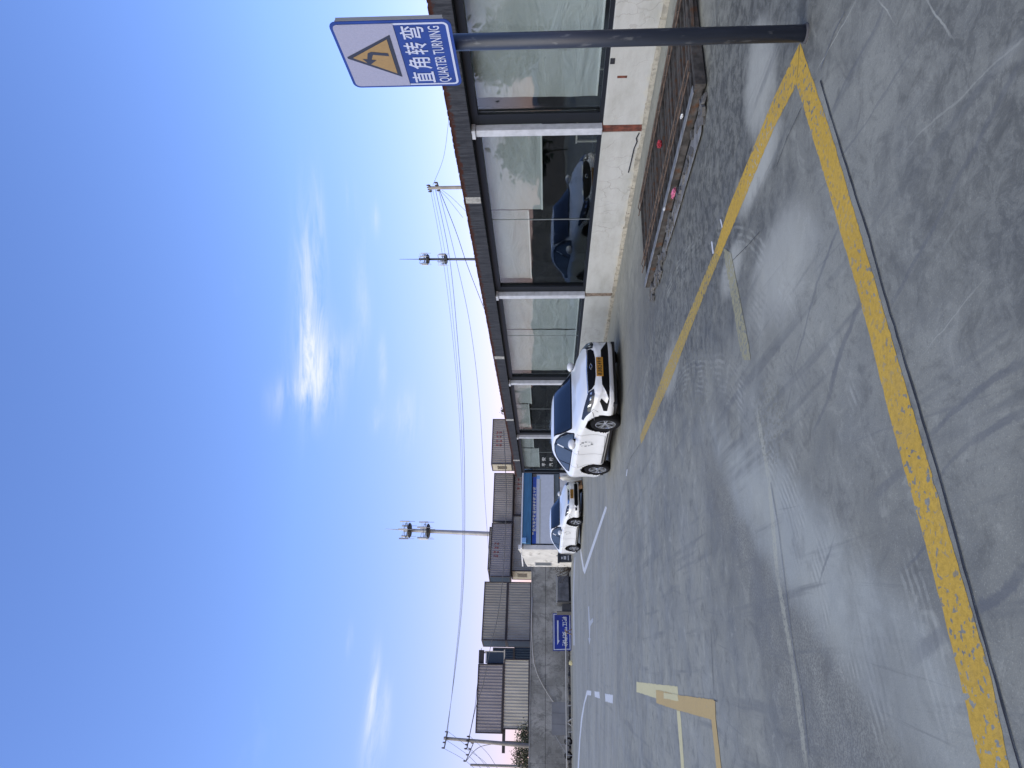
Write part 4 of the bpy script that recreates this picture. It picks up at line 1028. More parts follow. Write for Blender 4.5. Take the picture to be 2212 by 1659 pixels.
# bits between the two cars
q = G(1259, 1042)
bx_ = thing('timber_stack', 'brown timber boards leaning between the two white cars', 'timber', (q.x, q.y, 0), R(60))
M_wood = mat('brown_timber', (0.20, 0.11, 0.05), .8, var=.35, vscale=8, bump=.3)
for k in range(4):
    m_ = MB(); m_.bar((-.3+.18*k, .05*k, 0.03), (-.1+.2*k, .35+.04*k, .55-.04*k), .15, .03); m_.build('board', M_wood, bx_)
q = P(1214, 1032, 32.75)
jg = thing('white_jug', 'white plastic jug with an orange cap on the ledge behind the nearer car', 'jug', (q.x, q.y, q.z-.26))
m_ = MB(); m_.tube([(0, 0, 0), (0, 0, .02), (0, 0, .24), (0, 0, .31), (0, 0, .34)], [.11, .13, .13, .06, .04], 16); m_.build('body', mat('white_plastic', (.62, .6, .55), .5), jg, smooth=True)
m_ = MB(); m_.tube([(0, 0, .341), (0, 0, .38)], .045, 12); m_.build('cap', flat('orange_cap', (.45, .18, .04), .5), jg)
lg = MB(); lg.box(-.6, .7, -.15, .15, 0, q.z-.26); lo = lg.build('masonry_ledge', M_ow); lo.location = (q.x, q.y, 0); lo.rotation_euler = (0, 0, BANG); tag(lo, 'low white masonry ledge at the far corner of the glass-fronted building', 'ledge')

# ------------------------------------------------------------------ BACK WALL AND RAISED YARD
W0, W1 = Vector((-0.72*46, 42.5, 0)), Vector((-0.2567*50, 50.5, 0))
W1 = P(1200, 1180, 51.5); W1.z = 0
W0 = P(1200, 1659, 46.0); W0.z = 0
wd = (W1-W0).normalized(); W0 = W0 - wd*14; WL = (W1-W0).length; wa = math.atan2(wd.y, wd.x)
mt = bpy.data.materials.new('mottled_concrete_wall'); t = NT(mt)
p = t.pos(obj=True)
c = t.mix(t.rng(t.noise(p, 0.5, 6, .65), .35, .65), (0.185, 0.18, 0.16), (0.30, 0.293, 0.265))
c = t.mix(t.math('MULTIPLY', t.rng(t.noise(t.pos((1, 1, .7), obj=True), 1.6, 9, .8, .5), .47, .60), .75), c, (0.12, 0.117, 0.105))
c = t.mix(t.math('MULTIPLY', t.rng(t.noise(t.pos((2, 1, 2), obj=True), 2.6, 6, .7), .56, .7), .6), c, (0.38, 0.37, 0.34))
c = t.mix(t.math('MULTIPLY', t.rng(t.noise(t.pos((3, 1, .35), obj=True), 1.3, 5, .7), .58, .74), .55), c, (0.11, 0.107, 0.10))
t.bsdf(c, .9, 0, t.noise(p, 9, 5), .4, .03, .2); M_cw = mt
wall = thing('concrete_wall', 'long stained grey concrete boundary wall at the back of the yard', 'wall', W0, wa)
ztop = lambda x: 2.93 - 0.19*(x/WL)
npan = 6
for k in range(npan):
    a, b = WL*k/npan+.004, WL*(k+1)/npan-.004
    m_ = MB()
    za, zb = ztop(a), ztop(b); zm = 1.72
    m_.prism([(a, 0, 0), (b, 0, 0), (b, 0, zm-.012), (a, 0, zm-.012)], (0, .28, 0))
    m_.build('wall_panel', M_cw, wall)
    m_ = MB(); m_.prism([(a, -.0, zm+.012), (b, 0, zm+.012), (b, 0, zb-.08), (a, 0, za-.08)], (0, .28, 0)); m_.build('wall_panel', M_cw, wall)
m_ = MB(); m_.prism([(0, .02, .01), (WL, .02, .01), (WL, .02, ztop(WL)-.1), (0, .02, ztop(0)-.1)], (0, .24, 0)); m_.build('wall_core', M_joint, wall)
m_ = MB(); m_.prism([(0, -.04, ztop(0)-.078), (WL, -.04, ztop(WL)-.078), (WL, -.04, ztop(WL)), (0, -.04, ztop(0))], (0, .36, 0)); m_.build('coping', mat('coping_concrete', (.20, .195, .185), .9, var=.2, vscale=2, bump=.3), wall)
# raised container yard behind it
m_ = MB(); 
A1 = W0+Vector((-wd.y, wd.x, 0))*.6; B1 = W1+wd*22+Vector((-wd.y, wd.x, 0))*3.5
m_.prism([A1+Vector((-40, -10, 0)), A1, B1, B1+Vector((30, 60, 0)), Vector((-90, 130, 0))], (0, 0, 2.45))
tag(m_.build('raised_yard', mat('packed_gravel', (.15, .14, .13), .95, bump=.4, bscale=6)), kind='structure')

# ------------------------------------------------------------------ SHIPPING CONTAINERS
def cont_mat(nm, col, rust=(.10, .05, .035), at=(.62, .76)):
    mt = bpy.data.materials.new(nm); t = NT(mt)
    p = t.pos(obj=True)
    c = t.mix(t.rng(t.noise(t.pos((1.2, 1, .4), obj=True), .8, 5), .3, .7), tuple(v*.86 for v in col), tuple(v*1.1 for v in col))
    c = t.mix(t.math('MULTIPLY', t.rng(t.noise(t.pos((2.5, 1, .5), obj=True), 1.4, 8, .75), *at), .6), c, rust)
    t.bsdf(c, .65, .0, t.noise(p, 4, 4), .1, .02, .3); return mt
CM = {'grey': cont_mat('grey_container_paint', (0.305, 0.276, 0.243)), 'purple': cont_mat('purple_grey_container_paint', (0.292, 0.264, 0.248)), 'light': cont_mat('pale_grey_container_paint', (0.452, 0.416, 0.332)),
      'warm': cont_mat('warm_grey_container_paint', (0.338, 0.307, 0.245)), 'blue': cont_mat('dark_blue_container_paint', (.025, .04, .06)), 'beige': cont_mat('beige_container_paint', (.40, .36, .28)),
      'dark': cont_mat('dark_container_frame', (.05, .042, .04)), 'pgrey': cont_mat('mid_grey_container_paint', (0.332, 0.305, 0.249))}
M_redtxt = mat('faded_red_lettering', (.26, .07, .06), .7, var=.3, vscale=3)
def container(pL, pR, z0, h, cm, label, endm=None, frame='dark', depth=2.44, lettering=None, louvre=False, pitch=.278, roof=True):
    d = Vector((pR.x-pL.x, pR.y-pL.y, 0)); L = d.length; a = math.atan2(d.y, d.x)
    o = thing('shipping_container', label, 'container', (pL.x, pL.y, z0), a, 'stacked shipping containers behind the wall')
    fr = .12
    def corr(y, sgn):
        prof = []; x = fr; n_ = int((L-2*fr)/pitch); pt = (L-2*fr)/n_; dp = .06
        for i in range(n_):
            xx = fr+i*pt
            prof += [(xx, 0), (xx+pt*.3, 0), (xx+pt*.45, dp), (xx+pt*.85, dp)]
        prof.append((L-fr, 0))
        m_ = MB(); n2_ = len(prof)
        m_.add([(x_, y+sgn*d_, fr*.8) for x_, d_ in prof]+[(x_, y+sgn*d_, h-fr*.8) for x_, d_ in prof], [(i, i+1, n2_+i+1, n2_+i) for i in range(n2_-1)])
        return m_
    corr(.045, 1).build('side_panel', CM[cm], o)
    corr(depth-.045, -1).build('side_panel', CM[cm], o)
    m_ = MB()
    for x in (0, L-fr):
        for y in (0, depth-fr): m_.box(x, x+fr, y, y+fr, 0, h)
    for y in (0, depth-.06):
        m_.box(fr, L-fr, y, y+.06, 0, fr); m_.box(fr, L-fr, y, y+.06, h-fr*.7, h)
    for x in (0, L-.06):
        m_.box(x, x+.06, fr, depth-fr, 0, fr); m_.box(x, x+.06, fr, depth-fr, h-fr, h)
    m_.build('frame', CM[frame], o)
    m_ = MB(); m_.box(fr, L-fr, .07, depth-.07, h-.06, h-.02); m_.box(fr, L-fr, .07, depth-.07, .04, .06); m_.build('roof_and_floor', CM[cm], o)
    for x in (.03, L-.05):
        m_ = MB()
        for j in range(7): 
            y_ = fr+(depth-2*fr)*j/7
            m_.box(x, x+.02, y_+.01, y_+(depth-2*fr)/7-.01, fr, h-fr)
        m_.box(x+.02, x+.03, fr, depth-fr, fr, h-fr)
        e = m_.build('end_panel', CM[endm or cm], o)
        if louvre and x < 1:
            m_ = MB()
            for j in range(9): m_.box(-.012, .025, .7, depth-.7, h*.28+j*.13, h*.28+j*.13+.07)
            m_.build('louvre', flat('dark_louvre', (.035, .025, .02), .7), e)
    if lettering:
        (x0, x1, zb, zt) = lettering; m_ = MB(); rnd = random.Random(int(pL.x*10)); rows = 2
        for r_ in range(rows):
            zc = zb+(zt-zb)*(r_+.5)/rows; ch = (zt-zb)/rows*.72; nch = 4; cwid = (x1-x0)/nch
            for k in range(nch):
                cx = x0+cwid*(k+.5); s_ = min(cwid*.78, ch*1.3)
                for _ in range(3): zz = zc+rnd.uniform(-.45, .45)*ch; m_.box(cx-s_/2*rnd.uniform(.5, 1), cx+s_/2*rnd.uniform(.5, 1), .036, .042, zz-.025, zz+.025)
                for _ in range(2): xx = cx+rnd.uniform(-.4, .4)*s_; zz = zc+rnd.uniform(-.2, .2)*ch; m_.box(xx-.025, xx+.025, .029, .035, zz-ch*.35, zz+ch*.35)
        m_.build('lettering', M_redtxt, o)
    return o
Z2, Z1, HC = 5.95, 3.36, 2.57
def U(u, dist): return Vector(((u-829.5)/F_PX*dist, dist, 0))
container(U(72, 66.4), U(223, 69.2), Z2, HC, 'purple', 'purple-grey container, upper one of the leftmost stack')
container(U(82, 66.6), U(235, 69.4), Z1, HC, 'light', 'pale ribbed container, lower one of the leftmost stack')
container(U(274, 72.5), U(401.5, 76.2), Z2, HC, 'warm', 'upper warm-grey container of the second stack from the left', endm='blue')
container(U(274, 72.5), U(401.5, 76.2), Z1, HC, 'pgrey', 'lower warm-grey container of the second stack from the left', endm='blue')
container(U(412, 81.5), U(529, 86.2), Z2, HC, 'purple', 'upper purple-grey container with faded red writing, above a beige-ended one', endm='blue', lettering=(2.4, 4.6, 1.5, 2.2))
container(U(425, 82.5), U(545, 87.2), Z1, HC+.0, 'pgrey', 'lower grey container with a beige end and dark louvre', endm='beige', louvre=True)
container(U(531.5, 86.9), U(637, 89.9), Z2, HC, 'grey', 'long grey container, upper one above the blue canopy office')
container(U(546, 87.9), U(645, 90.5), Z1, HC, 'grey', 'lower grey container with faded red writing just above the blue canopy', lettering=(3.2, 5.6, 1.2, 2.2))
container(U(656, 84.8), U(754, 87.6), Z2, HC, 'grey', 'farthest right grey container showing over the glass building roof, beige end', endm='beige', lettering=(2.2, 4.5, 1.3, 2.1), louvre=True)
container(U(656, 84.8), U(754, 87.6), Z1, HC, 'grey', 'grey container under the farthest right one, mostly behind the glass building')
container(U(428, 92.0), U(520, 95.5), 7.0, 2.59, 'warm', 'pale grey container showing its top edge behind the middle stack')
container(U(141, 81.3), U(259, 84.0), Z2-.3, HC, 'blue', 'dark blue upper container set back in the gap between the two left stacks')
container(U(141, 81.3), U(263, 84.0), Z1-.3, HC, 'blue', 'dark blue lower container set back in the gap between the two left stacks')
# supports under the visible boxes: bottom row of each stack
for (ul, dl, ur, dr, nm) in ((82, 66.6, 235, 69.4, 'leftmost'), (274, 72.5, 401.5, 76.2, 'second'), (425, 82.5, 545, 87.2, 'middle'), (546, 87.9, 645, 90.5, 'fourth'), (656, 84.8, 754, 87.6, 'rightmost'), (141, 81.3, 263, 84.0, 'set-back dark blue')):
    a, b = U(ul, dl), U(ur, dr); d_ = (b-a); L_ = d_.length
    m_ = MB()
    for x in (.1, L_-.5):
        for y in (0.1, 1.9): m_.box(x, x+.4, y, y+.4, 0, Z1-2.45-(.3 if 'blue' in nm else 0)-.002)
    o = m_.build('concrete_pads', M_cw); o.location = (a.x, a.y, 2.451); o.rotation_euler = (0, 0, math.atan2(d_.y, d_.x)); tag(o, 'concrete pads carrying the %s container stack' % nm, 'pads')
# dark blue plant box and steel beams beside the leftmost stack
pb = U(224.5, 69.4)
bb = thing('plant_box', 'dark blue steel box jutting out at the right end of the leftmost upper container', 'steel box', (pb.x, pb.y, 5.98), R(26))
m_ = MB(); m_.box(0, 1.15, 0, 2.2, 0, 1.75); m_.build('shell', CM['blue'], bb, bevel=.02)
m_ = MB(); m_.box(1.06, 1.16, -.03, .0, 0.0, 1.95); m_.box(-.0, 1.16, -.03, 0, 1.76, 1.84); m_.box(.0, 1.3, -.05, 0, -.12, -.0); m_.build('edge_frame', CM['light'], bb)
m_ = MB(); m_.box(.0, 1.25, .2, .8, 2.05, 2.55); m_.build('top_beam', CM['dark'], bb)
m_ = MB(); m_.box(.98, 1.06, .3, .7, 1.75, 2.05); m_.build('beam_leg', CM['dark'], bb)
pb = U(30, 65.8)
m_ = MB(); m_.box(0, 2.3, .2, .6, 0, .28); m_.box(.8, 1.05, .25, .55, -3.2, -.002); o = m_.build('steel_support', CM['dark']); o.location = (pb.x, pb.y, 5.66); o.rotation_euler = (0, 0, R(26)); tag(o, 'dark steel support beam sticking out left under the leftmost upper container', 'beam')

# ------------------------------------------------------------------ ITEMS ALONG THE WALL
def U0(y, dist): return U(1659-y, dist)
# waste bin
q = U0(1205, 44.0)
bn_ = thing('litter_bin', 'dark waste bin with printed label at the corner of the white office', 'bin', (q.x, q.y, 0), wa)
M_bin = flat('bin_black', (.02, .022, .024), .5)
m_ = MB(); m_.prism([(-.22, -.2, .05), (.22, -.2, .05), (.24, -.2, .80), (-.24, -.2, .80)], (0, .42, 0)); m_.build('bin_body', M_bin, bn_)
m_ = MB(); m_.box(-.28, .28, -.26, .27, .80, .93); m_.build('lid', M_bin, bn_, bevel=.02)
m_ = MB(); m_.box(-.10, .10, -.208, -.2, .40, .55); m_.box(-.08, .06, -.208, -.2, .62, .70); m_.box(-.15, .15, -.208, -.2, .24, .29); m_.build('printed_label', flat('pale_print', (.35, .36, .36), .5), bn_)
# dried plant
q = U0(1228, 46.5)
pl_ = thing('dry_plant', 'dry leafless bush between the bin and the grey tarpaulin box', 'plant', (q.x, q.y, 0))
m_ = MB(); rnd = random.Random(5)
for k in range(16):
    a = rnd.uniform(0, 6.28); e = rnd.uniform(.5, 1.4); L_ = rnd.uniform(.6, 1.2)
    p1 = Vector((math.cos(a)*math.cos(e), math.sin(a)*math.cos(e), math.sin(e)))
    m_.tube([(0, 0, 0), p1*L_*.5, p1*L_+Vector((rnd.uniform(-.2, .2), 0, rnd.uniform(-.1, .2)))], [.03, .022, .01], 5)
m_.build('stems', mat('dead_stem', (.045, .036, .03), .9), pl_)
m_ = MB()
for k in range(170):
    a = rnd.uniform(0, 6.28); e = rnd.uniform(.4, 1.5); L_ = rnd.uniform(.4, 1.2); c_ = Vector((math.cos(a)*math.cos(e), math.sin(a)*math.cos(e), math.sin(e)))*L_
    u_ = Vector((rnd.uniform(-1, 1), rnd.uniform(-1, 1), rnd.uniform(-1, 1))).normalized()*.05; v_ = Vector((rnd.uniform(-1, 1), rnd.uniform(-1, 1), rnd.uniform(-1, 1))).normalized()*.04
    m_.poly([c_-u_, c_-v_, c_+u_, c_+v_])
m_.build('dead_leaves', mat('dead_leaf', (.06, .05, .035), .9, var=.4), pl_)
# tarpaulin-covered box
q1, q2 = U0(1300, 46.2), U0(1243, 47.6)
d_ = q2-q1; L_ = d_.length
tb = thing('grey_bench_box', 'low grey box with a pale top rail against the concrete wall', 'box', q1, math.atan2(d_.y, d_.x))
M_tarp = mat('worn_grey_sheet', (.11, .112, .118), .6, var=.35, vscale=2.5, col2=(.32, .32, .32), c2at=(.64, .74), c2scale=2.2, bump=.6, bscale=5)
m_ = MB(); m_.box(0.12, L_, 0, .5, .14, .88); m_.build('cover', M_tarp, tb, bevel=.03)
m_ = MB(); m_.box(0, L_, .05, .48, 0.0, .138); m_.build('plinth', M_black, tb)
m_ = MB(); m_.box(0, L_+.1, .02, .06, .93, .985); m_.build('top_rail', flat('pale_rail', (.36, .36, .35), .5), tb)
m_ = MB(); m_.box(0, 0.1, 0, .5, .0, .92); m_.box(-.6, 0, .2, .5, 0, .60); m_.box(-.62, -.58, .1, .55, 0, .95); m_.build('end_post', flat('weathered_dark_board', (.07, .068, .065), .8), tb)
# toppled road sign
q1, q2 = U0(1403, 45.0), U0(1322, 46.6)
d_ = q2-q1; L_ = d_.length
bs_ = thing('fallen_road_sign', 'blue direction sign standing upside down on the ground against the concrete wall', 'road sign', q1, math.atan2(d_.y, d_.x))
M_rb = mat('road_sign_blue', (0.006, 0.018, 0.19), .35, var=.3, vscale=1.3)
SH = 1.20
lean = Matrix.Translation((0, 0, .03)) @ Matrix.Rotation(R(-8), 4, 'X')
m_ = MB(); m_.box(0, L_, 0, .03, 0, SH, lean); bo = m_.build('sign_board', M_rb, bs_)
def ring_box(m_, x0, x1, z0, z1, w, M_, y=-.004):
    for (a, b, c_, d2) in ((x0, x1, z0, z0+w), (x0, x1, z1-w, z1), (x0, x0+w, z0+w, z1-w), (x1-w, x1, z0+w, z1-w)): m_.add([M_ @ Vector(v) for v in ((a, y, c_), (b, y, c_), (b, y, d2), (a, y, d2))], [(0, 1, 2, 3)])
m_ = MB(); ring_box(m_, .05, L_-.05, .05, SH-.05, .05, lean); m_.build('white_border', M_pale, bo)
m_ = MB(); vs, fs = fit_text('椒江平安汽校', L_*.80, .34, 0, 0, .03)
Tm = lean @ Matrix.Translation((L_*.5, -.006, .40)) @ Matrix.Rotation(R(90), 4, 'X') @ Matrix.Rotation(R(180), 4, 'Z')
m_.add([Tm @ v for v in vs], fs); m_.build('lettering', M_pale, bo)
m_ = MB(); zc = .86
m_.poly([lean @ Vector(v) for v in ((L_*.80, -.006, zc-.04), (L_*.80, -.006, zc+.05), (L_*.2, -.006, zc+.05), (L_*.15, -.006, zc+.05), (L_*.26, -.006, zc-.10), (L_*.27, -.006, zc-.03))]); m_.build('arrow', M_pale, bo)
# low pipe rail that runs along the foot of the wall with its bracket
M_pipe = flat('pale_pipe', (.30, .30, .29), .5)
q1, q2 = P(1222, 1365, 44.4), P(1224, 1659, 43.4)
rl = thing('barrier_arm', 'long pale barrier arm resting low along the foot of the wall', 'barrier', (0, 0, 0))
m_ = MB(); m_.tube([q1, q1.lerp(q2, .5), q2+(q2-q1)*.5], .035, 8); m_.build('arm', M_pipe, rl)
m_ = MB(); a_ = q1; m_.bar(a_, a_+Vector((.15, .1, -a_.z)), .05); m_.bar(a_, a_+Vector((-.2, .1, -a_.z)), .05); m_.bar(a_+Vector((.18, 0, .06)), a_+Vector((-.2, 0, -.06)), .07); m_.build('rest', M_rust2, rl)
m_ = MB(); b_ = P(1223, 1560, 43.8); m_.bar(b_, (b_.x+.25, b_.y, 0), .05); m_.bar(b_, (b_.x-.25, b_.y, 0), .05); m_.bar(q2+(q2-q1)*.5, Vector((q2+(q2-q1)*.5).to_2d().to_3d()), .05); m_.build('foot', M_pipe, rl)
# grey panel box
q1, q2 = U0(1587, 43.6), U0(1515, 44.6); d_ = q2-q1; L_ = d_.length
gp = thing('grey_panel_barrier', 'grey three-panel metal barrier on thin splayed legs in front of the wall', 'barrier', q1, math.atan2(d_.y, d_.x))
M_gp = mat('grey_sheet_metal', (.185, .182, .172), .6, var=.12, vscale=1.2, bump=.1)
for k in range(3):
    m_ = MB(); m_.box(L_*k/3+.006, L_*(k+1)/3-.006, .0, .04, .32, 1.30); m_.build('panel', M_gp, gp, bevel=.006)
m_ = MB(); m_.box(0, L_, .041, .06, .34, 1.28); m_.build('backing', CM['dark'], gp)
m_ = MB()
for x in (.2, L_-.2): m_.bar((x, -.2, 0), (x, .05, .34), .03); m_.bar((x, .3, 0), (x, .05, .34), .03)
m_.bar((0, .02, 1.1), (-1.1, 0, .35), .025); m_.bar((0, .02, .35), (-1.1, 0, .35), .025); m_.bar((-1.1, 0, .35), (-1.1, 0, 0), .03); m_.bar((-.5, 0, .7), (-.5, .3, 0), .025); m_.build('legs', M_pipe, gp)
# pale hose along the wall top dropping to the ground
hp = [P(1148, 1215, 50.6), P(1147, 1330, 49.8)]
def wallpt(x, y):           # on the wall's face: intersect the ray with the wall plane
    d = ray(x, y); nrm = Vector((wd.y, -wd.x, 0)); s = (W0+nrm*.10).dot(nrm)-Vector((0, 0, 0)).dot(nrm)
    k = s/d.dot(nrm); return Vector((0, 0, CAM_H))+d*k
pts = [wallpt(*s5(x, y)) for x, y in ((1098, 0), (1092, 200), (1090, 330), (1100, 520), (1112, 640), (1150, 760), (1200, 860), (1260, 960), (1320, 1045), (1380, 1120), (1405, 1250), (1425, 1450), (1442, 1655))]
hs_ = MB(); hs_.tube(pts, .028, 6); ho = hs_.build('hose', flat('pale_hose', (.36, .35, .33), .5), smooth=True); tag(ho, 'pale hose strung along the concrete wall and dropping down to the left', 'hose')
hs_ = MB(); hs_.tube([P(1140, 1170, 50.0)+Vector((0, 0, .05)), P(1152, 1215, 50.9)+Vector((0, 0, 0.02))], .03, 6); 
# small yellow bottle-like thing, tyres
q = U0(1430, 44.2)
o = crumple('yellow_rag', Vector((q.x, q.y, .10)), .16, .1, .12, mat('pale_yellow_rag', (.5, .45, .25), .7), 'small pale yellow rag at the foot of the wall left of the fallen sign', 'litter', 8)
for yy, wd_ in ((1600, 'right'), (1630, 'left')):
    q = U0(yy, 44.0)
    bm = bmesh.new(); me = bpy.data.meshes.new('old_tyre'); m_ = MB()
    m_.tube([(.2*math.cos(a), .0, .2+.2*math.sin(a)) for a in [2*math.pi*k/18 for k in range(19)]], .06, 8, caps=False); bm.free()
    o = m_.build('old_tyre', M_tyre, smooth=True); o.location = (q.x, q.y, .05); o.rotation_euler = (0, 0, wa)
    tag(o, 'small dark ring at the foot of the wall, the %s one of the two' % wd_, 'ring')
# dark debris strip at wall foot
m_ = MB(); rnd = random.Random(9)
for k in range(260):
    s_ = rnd.uniform(0.4, .98)*WL; c_ = W0+wd*s_+Vector((wd.y, -wd.x, 0))*rnd.uniform(.1, .9); w_ = rnd.uniform(.05, .28)
    Mx = Matrix.Translation((c_.x, c_.y, 0)) @ Matrix.Rotation(rnd.uniform(0, 3), 4, 'Z')
    m_.box(-w_, w_, -w_*.5, w_*.5, 0.001, rnd.uniform(.02, .16), Mx)
tag(m_.build('rubble', mat('dark_rubble', (.05, .047, .045), .95, var=.5, vscale=3)), kind='stuff', label='dark rubble and dead leaves along the foot of the concrete wall', cat='rubble')

# ------------------------------------------------------------------ TOWERS, POLES, CABLES
M_tw = mat('galvanised_mast', (.34, .335, .32), .5, metal=.2, var=.2, vscale=.3)
M_td = flat('dark_mast', (.035, .038, .042), .5)
M_ant = flat('antenna_grey', (.26, .29, .33), .5)
M_antl = flat('antenna_pale', (.50, .50, .47), .5)
def mast(yb, xb, yt, xt, xtip, dist, rb, rt, mt, label, plats, plr):
    b = P(xb, yb, dist); tp = P(xt, yt, dist); tip = P(xtip, yt-(yb-yt)*.3, dist)
    lean_ = (tp-b)/(tp.z-b.z)
    foot = b-lean_*b.z
    o = thing('telecom_mast', label, 'mast', foot)
    m_ = MB(); m_.tube([Vector((0, 0, 0)), tp-foot], [rb*1.15, rt], 16); m_.build('pole', mt, o, smooth=True)
    m_ = MB(); m_.tube([tp-foot, tip-foot], [rt*.35, .03], 6); m_.build('lightning_rod', mt, o)
    for (xp, k) in plats:
        z = CAM_H+ray(xp, yb).z*dist/ray(xp, yb).y
        c_ = lean_*z; c_.z = z
        m_ = MB(); seg = 20
        m_.tube([c_+Vector((plr*math.cos(2*math.pi*j/seg), plr*math.sin(2*math.pi*j/seg), 0)) for j in range(seg+1)], .10, 6, caps=False)
        m_.tube([c_+Vector((plr*math.cos(2*math.pi*j/seg), plr*math.sin(2*math.pi*j/seg), .8*plr/1.55)) for j in range(seg+1)], .05, 6, caps=False)
        for j in range(8):
            a = 2*math.pi*j/8; m_.bar(c_, c_+Vector((plr*math.cos(a), plr*math.sin(a), 0)), .12); m_.bar(c_+Vector((plr*math.cos(a), plr*math.sin(a), 0)), c_+Vector((plr*math.cos(a), plr*math.sin(a), 1)), .06)
        m_.tube([c_+Vector((0, 0, -.25)), c_+Vector((0, 0, .25))], plr*.9, 16)
        m_.build('platform', M_td, o)
        for j in range(5):
            a = 2*math.pi*(j+.25*k)/5; rr = plr*1.25; q_ = c_+Vector((rr*math.cos(a), rr*math.sin(a), .2))
            an = MB(); Mx = Matrix.Translation(q_) @ Matrix.Rotation(a, 4, 'Z')
            ks = plr/1.55; an.box(-.12*ks, .12*ks, -.17*ks, .17*ks, -.1, 1.9*ks, Mx); an.build('antenna', M_ant if j % 2 else M_antl, o)
            an = MB(); an.bar(c_+Vector((0, 0, .5)), q_+Vector((0, 0, .5)), .08); an.tube([q_+Vector((0, 0, -1.4*ks)), q_+Vector((0, 0, 1.6*ks))], .045*ks, 6); an.bar(c_+Vector((0, 0, 1.3)), q_+Vector((0, 0, 1.3)), .05); an.build('antenna_mount', M_ant, o)
    return o
mast(1153, 1050, 1145, 872, 832, 150, .55, .36, M_tw, 'tall pale grey mast with two antenna platforms above the containers', ((885, 0), (925, 1)), 1.55)
mast(560, 1018, 560, 905, 863, 130, .26, .20, M_td, 'dark slim mast with antennas rising over the glass building roof', ((924, 0), (963, 1)), 0.9)

M_conc = mat('pole_concrete', (.24, .22, .19), .85, var=.15, vscale=2, bump=.2)
M_ins = flat('insulator_dark', (.05, .035, .03), .3)
# pole left
def pole(foot, top, rb, rt, label, arms):
    o = thing('utility_pole', label, 'utility pole', foot)
    m_ = MB(); m_.tube([(0, 0, 0), top-foot], [rb, rt], 14); m_.build('shaft', M_conc, o, smooth=True)
    for (a, b, w) in arms:
        m_ = MB(); m_.bar(a-foot, b-foot, w); m_.build('crossarm', M_td, o)
        for f_ in (0.03, .35, .65, .97):
            c_ = (a.lerp(b, f_))-foot; m_ = MB(); m_.tube([c_, c_+Vector((0, 0, .10)), c_+Vector((0, 0, .22))], [.05, .07, .03], 8); m_.build('insulator', M_ins, o)
    return o
D2 = 54
tp2 = P(*s5(240, 1370), D2); bt2 = P(*s5(1040, 1442), D2)
l2 = (tp2-bt2)/(tp2.z-bt2.z); ft2 = bt2-l2*bt2.z
arm1 = (P(*s5(278, 1303), D2), P(*s5(243, 1470), D2-.4)); arm2 = (P(*s5(490, 1350), D2), P(*s5(462, 1476), D2-.4)); arm3 = (P(*s5(530, 1410), D2), P(*s5(452, 1597), D2-.5))
pole(ft2, tp2, .19, .115, 'concrete utility pole with crossarms behind the wall at the far left', [(arm1[0], arm1[1], .09), (arm2[0], arm2[1], .08), (arm3[0], arm3[1], .06)])
# pole right, behind the glass building
D1 = 47
tp1 = P(926, 407, D1); bt1 = P(990, 405, D1); ft1 = Vector((bt1.x, bt1.y, 0))
pole(ft1, Vector((bt1.x, bt1.y, tp1.z)), .16, .11, 'concrete utility pole standing behind the roof of the glass-fronted building', [(P(928, 400, D1-.3), P(932, 414, D1+.6), .08), (P(944, 394, D1-.3), P(950, 412, D1+.4), .08)])
# thin pole at the extreme left
q = P(1060, 1654, 58); tq = P(630, 1648, 0) if False else None
ft3 = U0(1656, 60); tp3 = P(1016, 1649, 60)
o = thing('utility_pole', 'distant thin utility pole at the extreme left edge of the view', 'utility pole', ft3)
m_ = MB(); m_.tube([(0, 0, 0), (0, 0, tp3.z)], [.14, .10], 10); m_.build('shaft', M_conc, o)
M_cab = flat('black_cable', (.03, .033, .04), .6)
M_cab2 = flat('grey_cable', (.12, .14, .17), .6)
def cable(pts, r, mt, label):
    # catenary-like smooth curve through the given points
    c_ = catmull([tuple(p) for p in pts], 10)
    m_ = MB(); m_.tube([Vector(p) for p in c_], r, 5); o = m_.build('power_cable', mt, smooth=True); tag(o, label, 'cable'); return o
def span(a, b, mids, r, mt, label):
    """cable from a to b; mids = photo readings (x, y) of the sagging line, placed in depth between the ends"""
    ua, ub = a.x/a.y, b.x/b.y
    pts = [a]
    for (x, y) in mids:
        k = ((1659-y)-829.5)/F_PX
        # point on the plan segment a-b seen at that bearing
        t_ = (a.x-k*a.y)/((a.x-b.x)-k*(a.y-b.y)); dist = a.y+(b.y-a.y)*t_
        pts.append(P(x, y, dist))
    pts.append(b); return cable(pts, r, mt, label)
for k, (o1, lab) in enumerate(((0, 'topmost of the bundled high cables between the two utility poles'), (4.0, 'second from top of the bundled high cables between the two utility poles'), (9, 'third from top of the bundled high cables between the two utility poles'))):
    f_ = (.2, .5, .95)[k]
    span(P(930+o1*1.2, 410, D1), arm1[0].lerp(arm1[1], (0.0, .4, 1)[k]), [(957+o1*1.6, 560), (979+o1*1.1, 740), (993+o1*.9, 920), (999+o1*.55, 1140), (995+o1*.4, 1300), (980+o1*.2, 1460)], 0.011 if k < 2 else .019, M_cab2, lab)
span(P(948, 412, D1), P(1064, 1300, 80), [(985, 560), (1015, 700), (1034, 850), (1044, 1000), (1049, 1100)], .018, M_cab2, 'single lower cable dipping from the right pole toward the containers')
span(P(950, 412, D1), P(1055, 690, 60), [(985, 500), (1012, 580)], .024, M_cab, 'dark thick cable dropping from the right pole behind the roof edge')
for k in range(2):
    span(P(950+5*k, 411, D1), P(1000+k*8, 470-k*12, 50), [(968+8*k, 430-3*k)], .012, M_cab2, ('upper' if k == 0 else 'lower') + ' short service wire falling steeply from the right pole to the roof')
